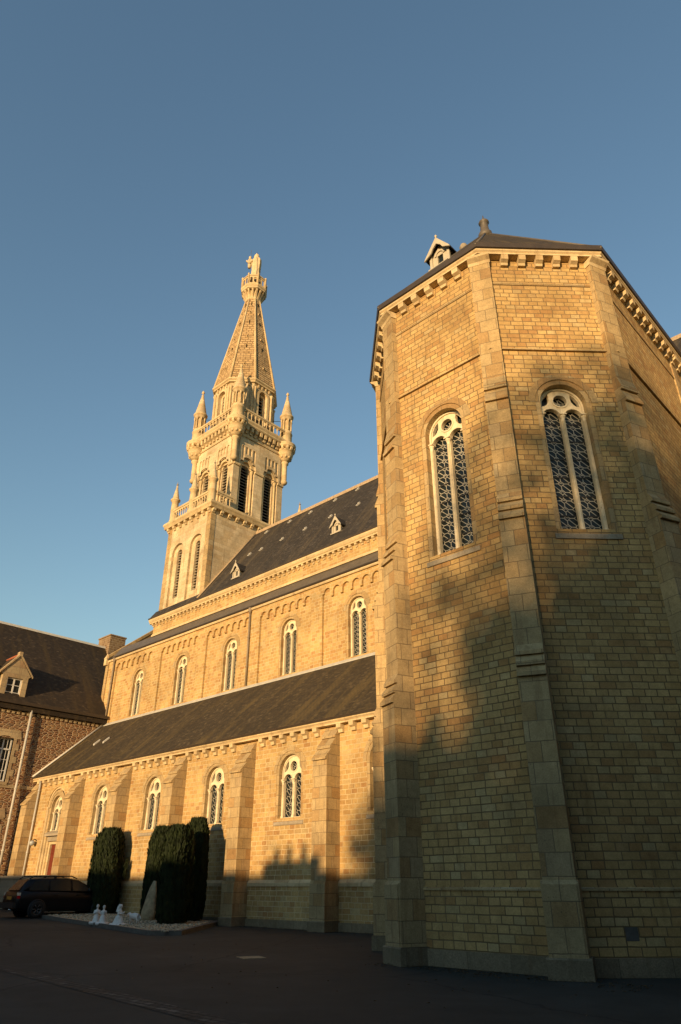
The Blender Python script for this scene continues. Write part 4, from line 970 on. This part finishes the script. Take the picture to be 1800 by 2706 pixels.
# standing stone
stn = MB(); P = []; n_ = 14
lev = [(0, .43), (.35, .42), (.75, .36), (1.1, .28), (1.4, .19), (1.62, .08)]
for z, r_ in lev:
    for k in range(n_):
        a_ = 2 * math.pi * k / n_; rr_ = r_ * (1 + .1 * math.sin(3 * a_ + z) + random.uniform(-.05, .05)); P.append((-31.2 + rr_ * math.cos(a_) + z * .13, 20.5 + rr_ * .6 * math.sin(a_) + z * .06, gz(-31) + .08 + z + random.uniform(-.03, .03)))
F = [(j * n_ + k, j * n_ + (k + 1) % n_, (j + 1) * n_ + (k + 1) % n_, (j + 1) * n_ + k) for j in range(len(lev) - 1) for k in range(n_)] + [tuple((len(lev) - 1) * n_ + k for k in range(n_)), tuple(range(n_))[::-1]]
stn.add(P, F, True); tag(stn.build('standing_stone', M['granite']), 'upright tapering rough granite boulder leaning beside the dark yews', 'stone')
# yews
def yew(x, y, h, rx, ry, label, seed, spur=None):
    rd = random.Random(seed); z0 = gz(x) + .12
    e = empty('yew_tree', (x, y, z0), label, 'tree', 'clipped columnar yews on the gravel bed')
    MB().tube([(x, y, z0 - .2), (x, y, z0 + h * .5)], [.16, .08], 8).build('trunk', M['bark'], e)
    def rad(t_, a_): return (1 - .24 * max(0, t_ - .4) - 1.6 * max(0, t_ - .86) - 6 * max(0, t_ - .95)) * (.93 + .07 * math.sin(3 * a_ + seed) + .04 * math.sin(7 * a_ + 5 * t_)) * (1 if t_ > .1 else .86 + 1.4 * t_)
    core = MB(); n_ = 28; lv_ = 16; P = []
    for j in range(lv_ + 1):
        t_ = j / lv_
        for k in range(n_):
            a_ = 2 * math.pi * k / n_; r_ = rad(t_, a_) * .93 * (1 + rd.uniform(-.03, .03)); P.append((x + rx * r_ * math.cos(a_), y + ry * r_ * math.sin(a_), z0 + .04 + h * .955 * t_ + rd.uniform(-.02, .02)))
    F = [(j * n_ + k, j * n_ + (k + 1) % n_, (j + 1) * n_ + (k + 1) % n_, (j + 1) * n_ + k) for j in range(lv_) for k in range(n_)] + [tuple(lv_ * n_ + k for k in range(n_))]
    core.add(P, F, True)
    lf = MB()
    def spray(px_, py_, pz_, ox, oy, L_):
        w_ = L_ * .16; ax_, ay_ = -oy, ox; tx = ox * rd.uniform(-.05, .30) + rd.uniform(-.12, .12); ty = oy * rd.uniform(-.05, .30) + rd.uniform(-.12, .12)
        tw = rd.uniform(-1, 1); ax_, ay_ = ax_ + ox * tw, ay_ + oy * tw; q = math.hypot(ax_, ay_); ax_ /= q; ay_ /= q
        b = (px_, py_, pz_); tip = (px_ + tx * L_, py_ + ty * L_, pz_ + L_); md_ = [(b[i] + tip[i]) / 2 for i in range(3)]
        lf.add([b, (md_[0] + ax_ * w_, md_[1] + ay_ * w_, md_[2]), tip, (md_[0] - ax_ * w_, md_[1] - ay_ * w_, md_[2])], [(0, 1, 2, 3)])
    tufts = 170
    for _ in range(9500):
        t_ = rd.random() ** .9; a_ = rd.uniform(0, 2 * math.pi)
        # vertical ropes of foliage: push outward along certain angles
        rope = .04 * math.sin(17 * a_ + 2.1 * math.sin(6 * t_ + seed)) ; r_ = rad(t_, a_) + rope + rd.uniform(-.06, .05)
        spray(x + rx * r_ * math.cos(a_), y + ry * r_ * math.sin(a_), z0 + .02 + h * .95 * t_, math.cos(a_), math.sin(a_), rd.uniform(.10, .26))
    for _ in range(1100):
        a_ = rd.uniform(0, 2 * math.pi); r_ = math.sqrt(rd.random()) * .55
        spray(x + rx * r_ * math.cos(a_), y + ry * r_ * math.sin(a_), z0 + h * .94 + rd.uniform(-.1, .03), math.cos(a_), math.sin(a_), rd.uniform(.12, .34))
    if spur:
        for _ in range(420):
            t_ = rd.random(); sx_, sy_, sz_ = spur; spray(x + sx_ + rd.gauss(0, .05) + .04 * t_, y + sy_ + rd.gauss(0, .05), z0 + sz_ + t_ * .9, 1, 0, rd.uniform(.1, .22) * (1.15 - .5 * t_))
    cr = lf.build('crown', M['yew'], e, recalc=False); core.build('inner_crown', M['yewc'], cr)
yew(-38.0, 22.1, 4.1, .90, .85, 'broad clipped yew standing alone between the car and the kneeling figures', 3, spur=(.68, .72, 1.6))
yew(-28.4, 19.9, 3.78, .70, .72, 'tall dark clipped yew at the front of the right cluster, right behind the boulder', 5)
yew(-29.6, 21.75, 4.25, .64, .60, 'tallest clipped yew at the right end of the cluster, its shadow on the church wall', 8)
yew(-32.3, 21.6, 3.95, .70, .66, 'clipped yew at the left of the cluster, partly behind the boulder', 11)

# ================================================================== CAR
def make_car(x, y, ang):
    z0 = gz(x); e = empty('parked_car', (x, y, z0), 'black estate car with roof rails parked left of the lone yew', 'car', rot=R(ang))
    U = 1 / K                                   # metres in car space
    f = Fr(0, 0, 0)
    def sec(pts, parts, mt, name, par=e):
        mb = MB()
        n_ = len(parts[0]); P = []; 
        for s__ in parts: P += [(a_ * U, b_ * U, c_ * U) for a_, b_, c_ in s__]
        F = [(j * n_ + k, j * n_ + (k + 1) % n_, (j + 1) * n_ + (k + 1) % n_, (j + 1) * n_ + k) for j in range(len(parts) - 1) for k in range(n_)] + [tuple(range(n_))[::-1], tuple((len(parts) - 1) * n_ + k for k in range(n_))]
        mb.add(P, F, True); return mb.build(name, M[mt], par, wc=False)
    # local x = forward. lower body cross sections (half width, sill z, belt z)
    def ringb(x_, hw, zb, zm, zt): return [(x_, -hw * .94, zb), (x_, -hw, zb + .15), (x_, -hw, zm), (x_, -hw * .97, zt - .05), (x_, -hw * .88, zt), (x_, hw * .88, zt), (x_, hw * .97, zt - .05), (x_, hw, zm), (x_, hw, zb + .15), (x_, hw * .94, zb)]
    L = 4.45
    body = [ringb(-2.22, .74, .42, .62, .74), ringb(-2.17, .82, .30, .65, .92), ringb(-2.05, .85, .26, .68, .98), ringb(-1.2, .87, .24, .70, .96), ringb(0, .87, .22, .70, .93), ringb(.9, .86, .22, .68, .90), ringb(1.3, .85, .24, .66, .86), ringb(1.9, .82, .26, .6, .76), ringb(2.15, .76, .28, .55, .66), ringb(2.23, .66, .34, .5, .58)]
    bd_ = sec(None, body, 'carp', 'body')
    def ringg(x_, hw, hw2, zb, zt): return [(x_, -hw, zb), (x_, -(hw + hw2) / 2, (zb + zt) / 2), (x_, -hw2, zt - .05), (x_, -hw2 * .85, zt), (x_, hw2 * .85, zt), (x_, hw2, zt - .05), (x_, (hw + hw2) / 2, (zb + zt) / 2), (x_, hw, zb)]
    gh = [ringg(-2.10, .74, .73, .92, .96), ringg(-1.95, .78, .66, .92, 1.20), ringg(-1.72, .79, .62, .92, 1.40), ringg(-1.2, .80, .62, .9, 1.44), ringg(-.2, .80, .62, .9, 1.45), ringg(.35, .80, .60, .88, 1.38), ringg(.75, .80, .62, .87, 1.18), ringg(1.15, .79, .70, .84, .92), ringg(1.25, .78, .7, .82, .86)]
    sec(None, gh, 'carp', 'cabin', bd_)
    # side windows just proud of the cabin skin
    def sidew(pts, nm='side_window'):
        for q in (-1, 1):
            mb = MB(); P = []
            for (x_, z_) in pts:
                t_ = (z_ - .92) / .48; yy = .805 + (.625 - .805) * t_ + .012; P += [(x_ * U, q * yy * U, z_ * U)]
            P += [(a_, b_ - q * .03, c_) for a_, b_, c_ in P]; n_ = len(pts)
            mb.add(P, [tuple(range(n_)), tuple(range(n_, 2 * n_))[::-1]] + [(i, (i + 1) % n_, n_ + (i + 1) % n_, n_ + i) for i in range(n_)]); mb.build(nm, M['carg'], bd_, wc=False)
    sidew([(-1.78, .99), (-.98, .98), (-.98, 1.35), (-1.52, 1.34)]); sidew([(-.90, .98), (-.02, .97), (-.06, 1.36), (-.90, 1.355)]); sidew([(.06, .97), (.95, .94), (.60, 1.17), (.28, 1.33), (.02, 1.36)])
    MB().add([(a_ * U, b_ * U, c_ * U) for a_, b_, c_ in ((-2.13, -.62, 1.0), (-2.13, .62, 1.0), (-1.80, .52, 1.37), (-1.80, -.52, 1.37), (-2.05, -.62, 1.0), (-2.05, .62, 1.0), (-1.7, .52, 1.37), (-1.7, -.52, 1.37))], [(0, 1, 2, 3), (4, 7, 6, 5), (0, 4, 5, 1), (1, 5, 6, 2), (2, 6, 7, 3), (3, 7, 4, 0)]).build('rear_window', M['carg'], bd_, wc=False)
    # wheels
    for wx in (-1.35, 1.3):
        for q in (-1, 1):
            w_ = MB(); n_ = 24; prof = [(.19, -.1), (.28, -.11), (.31, -.07), (.315, 0), (.31, .07), (.28, .11), (.19, .1)]
            def wl_(prof_, n2, off_=0.0):
                P = [(wx * U + r_ * U * math.cos(2 * math.pi * k / n2), (q * .80 + d_ * q) * U, (.315 + r_ * math.sin(2 * math.pi * k / n2)) * U) for r_, d_ in prof_ for k in range(n2)]
                return P, [(j * n2 + k, j * n2 + (k + 1) % n2, (j + 1) * n2 + (k + 1) % n2, (j + 1) * n2 + k) for j in range(len(prof_) - 1) for k in range(n2)]
            P, F = wl_(prof, n_); w_.add(P, F, True); wo = w_.build('wheel', M['tyre'], e, wc=False)
            r2 = MB(); P, F = wl_([(.21, .06), (.20, .09), (.17, .07), (.17, .0), (.001, .0)], n_); r2.add(P, F, True)
            for k in range(6):
                a_ = math.pi * k / 3; r2.tube([((wx + .03 * math.cos(a_)) * U, (q * (.80 + .05)) * U, (.315 + .03 * math.sin(a_)) * U), ((wx + .19 * math.cos(a_)) * U, q * .88 * U, (.315 + .19 * math.sin(a_)) * U)], .032, 6)
            r2.build('rim', M['rim'], wo, wc=False)
            MB().add(*wl_([(.31, -.06), (.36, -.02), (.36, .075), (.33, .09), (.315, .075)], n_)).build('wheel_arch', M['trim'], wo, wc=False)
    for q in (-1, 1):
        MB().tube([(-1.75 * U, q * .60 * U, 1.40 * U), (-1.6 * U, q * .60 * U, 1.50 * U), (0.0, q * .58 * U, 1.51 * U), (.25 * U, q * .57 * U, 1.42 * U)], .03, 6).box(Fr(0, 0, 0), -.75 * U, -.65 * U, (-q * .60 - .02) * U, (-q * .60 + .02) * U, 1.42 * U, 1.5 * U).build('roof_rail', M['trim'], e, wc=False)
        t1 = MB().box(Fr(0, 0, 0), -2.19 * U, -2.08 * U, (q * .77 - .07) * U, (q * .77 + .075) * U, .70 * U, .80 * U); t1.build('tail_light', M['tail'], e, wc=False)
        MB().box(Fr(0, 0, 0), -2.185 * U, -2.08 * U, (q * .77 - .07) * U, (q * .77 + .075) * U, .805 * U, .91 * U).build('tail_light', M['tailw'], e, wc=False)
        MB().lathe((.72 * U, q * .93 * U, .98 * U), [(.02, -.12), (.09, -.08), (.11, 0), (.09, .08), (.02, .12)], 8, 0, True, .8, 1.2).build('wing_mirror', M['carp'], e, wc=False)
        MB().box(Fr(0, 0, 0), 1.9 * U, 2.12 * U, (q * .62 - .12) * U, (q * .62 + .12) * U, .56 * U, .68 * U).build('headlight', M['tailw'], e, wc=False)
        for hx_ in (-.75, .2): MB().box(Fr(0, 0, 0), hx_ * U, (hx_ + .17) * U, (-q * .885 - .015) * U, (-q * .885 + .015) * U, .82 * U, .85 * U).build('door_handle', M['trim'], e, wc=False)
    MB().box(Fr(0, 0, 0), -2.31 * U, -2.1 * U, -.80 * U, .80 * U, .36 * U, .56 * U).build('bumper', M['trim'], e, wc=False)
    MB().box(Fr(0, 0, 0), -2.24 * U, -2.2 * U, -.26 * U, .26 * U, .66 * U, .77 * U).build('number_plate', M['plate'], e, wc=False)
    MB().tube([(-2.32 * U, -.45 * U, .31 * U), (-2.1 * U, -.45 * U, .31 * U)], .035, 8).build('exhaust_pipe', M['chrome'], e, wc=False)
    return e
make_car(-38.9, 20.35, 84).scale = (.93,) * 3

lt = MB(); rl = random.Random(5)
for _ in range(900):
    q = rl.random()
    if q < .45: x, y = rl.uniform(-28, -15), 23.0 - abs(rl.gauss(0, .5))
    elif q < .8: x, y = rl.uniform(-12.5, -6), 14.75 - abs(rl.gauss(0, .5))
    else: x, y = rl.uniform(-30, -4), rl.uniform(6, 20)
    a_ = rl.uniform(0, 6.28); s_ = rl.uniform(.02, .05); z = gz(x) + rl.uniform(.008, .03)
    lt.add([(x + s_ * math.cos(a_), y + s_ * math.sin(a_), z), (x - s_ * .5 * math.sin(a_), y + s_ * .5 * math.cos(a_), z + .01), (x - s_ * math.cos(a_), y - s_ * math.sin(a_), z), (x + s_ * .5 * math.sin(a_), y - s_ * .5 * math.cos(a_), z + .012)], [(0, 1, 2, 3)])
tag(lt.build('fallen_leaves', M['litter']), 'small fallen leaves scattered over the asphalt and along the wall foot', 'leaves', kind='stuff')
# manhole cover
mh = MB().lathe((-15.75, 13.55, 0), [(.42, -.05), (.42, .012)], 4, .25, False); tag(mh.build('manhole_cover', M['granite']), 'flat square drain cover set in the asphalt before the apse', 'drain cover')

# ================================================================== BEHIND THE CAMERA (casts the evening shade)
ob = empty('convent_building', (-18, -32, 0), 'long stone convent building across the yard, behind the viewer', 'building')
SH = math.tan(R(SAZ)); D0 = (YA + 27) / math.cos(R(SAZ)) * math.tan(R(SEL)); dx0 = (YA + 27) * SH
H0 = 2.03 + D0
MB().box(Fr(-13, -27, 180), -45, 45, -9, 0, -.5, H0 - 4.0).build('wall', M['rubble'], ob)
MB().prism(Fr(0, -27, 180), [(.4, H0 - 4.1), (0, H0 - 4), (-.0, H0), (-4.5, H0), (-9, H0 - 4), (-9.4, H0 - 4.1)], -32, 58).build('roof', M['slate3'], ob)
cc = MB().box(Fr(0, -27, 0), -26.5 + dx0, -22.7 + dx0, -1.2, 0, H0 - .1, H0 + .38)
cc.build('parapet', M['quoin'], ob)
cc2 = MB()
for xx, zz in ((-25.75, .95), (-24.95, 1.05), (-24.0, 1.1)): cc2.box(Fr(0, -27, 0), xx + dx0 - .12, xx + dx0 + .12, -.6, -.3, H0 + .3, H0 + zz)
cc2.build('chimney', M['rubble'], ob)
def broad_tree(name, x, y, h, zc, rx, rz, n_leaf, label, seed, dens=1.0, lsz=.36):
    rd = random.Random(seed); e = empty(name, (x, y, 0), label, 'tree')
    tk = MB().tube([(x, y, -.3), (x + .1, y, h * .3), (x, y + .1, h * .7)], [.4, .3, .1], 10)
    for k in range(9):
        a_ = k * 2.4; zz = h * (.25 + .05 * k); tk.tube([(x, y, zz), (x + math.cos(a_) * rx * .35, y + math.sin(a_) * rx * .35, zz + rz * .2), (x + math.cos(a_) * rx * .7, y + math.sin(a_) * rx * .7, zz + rz * .35)], [.15, .1, .04], 6)
    tk.build('trunk', M['bark'], e); lf = MB()
    cl = []
    for _ in range(60):
        a_ = rd.uniform(0, 6.28); u_ = rd.uniform(-1, 1); r_ = rd.random() ** .4; q = math.sqrt(1 - u_ * u_); cl.append((x + rx * .84 * r_ * q * math.cos(a_), y + rx * .84 * r_ * q * math.sin(a_), zc + rz * .86 * r_ * u_, rd.uniform(.10, .22) * rx))
    for _ in range(n_leaf):
        c_ = rd.choice(cl) if rd.random() > .22 else (x, y, zc, rx * 1.12); v_ = Vector((rd.gauss(0, 1), rd.gauss(0, 1), rd.gauss(0, 1))); v_.normalize(); v_ *= c_[3] * rd.random() ** .33
        p = Vector(c_[:3]) + v_; a_ = Vector((rd.gauss(0, 1), rd.gauss(0, 1), rd.gauss(0, 1))).normalized() * lsz * rd.uniform(.6, 1.2); b_ = a_.cross(Vector((rd.gauss(0, 1), rd.gauss(0, 1), rd.gauss(0, 1)))).normalized() * lsz * .5
        lf.add([p - a_, p + b_, p + a_, p - b_], [(0, 1, 2, 3)])
    lf.build('crown', M['leaf'], e, recalc=False)
wg2 = empty('sky_blocker_wing', (19, 10, 0), 'added stone block with slate roof, unseen east of the yard, cutting the sky fill', 'building')  # out-of-view block, added to hold back skylight from the east
MB().box(Fr(14, -18, 90), 0, 70, -10, 0, -.5, 9).build('wall', M['rubble'], wg2)
MB().prism(Fr(14, -18, 90), [(.4, 8.9), (-5, 14), (-10.4, 8.9)], -.4, 70.4).build('roof', M['slate3'], wg2)
def sunpos(u_, w_): a_ = R(SAZ); return (u_ * math.cos(a_) + w_ * math.sin(a_), u_ * math.sin(a_) - w_ * math.cos(a_))
x, y = sunpos(5.4, 72); broad_tree('plane_tree', x, y, 26, 17.6, 11.2, 11.6, 60000, 'tall broadleaf tree standing behind the viewer, shading the apse', 21)
x, y = sunpos(-6.4, 66); broad_tree('plane_tree', x, y, 17, 12.6, 3.6, 4.8, 16000, 'rounded broadleaf tree beyond the convent building, left of the tallest one', 23)
x, y = sunpos(-10.4, 68); broad_tree('plane_tree', x, y, 19, 16.2, 2.6, 2.9, 1700, 'smaller loose broadleaf tree beyond the convent building, farthest left of the three', 22)
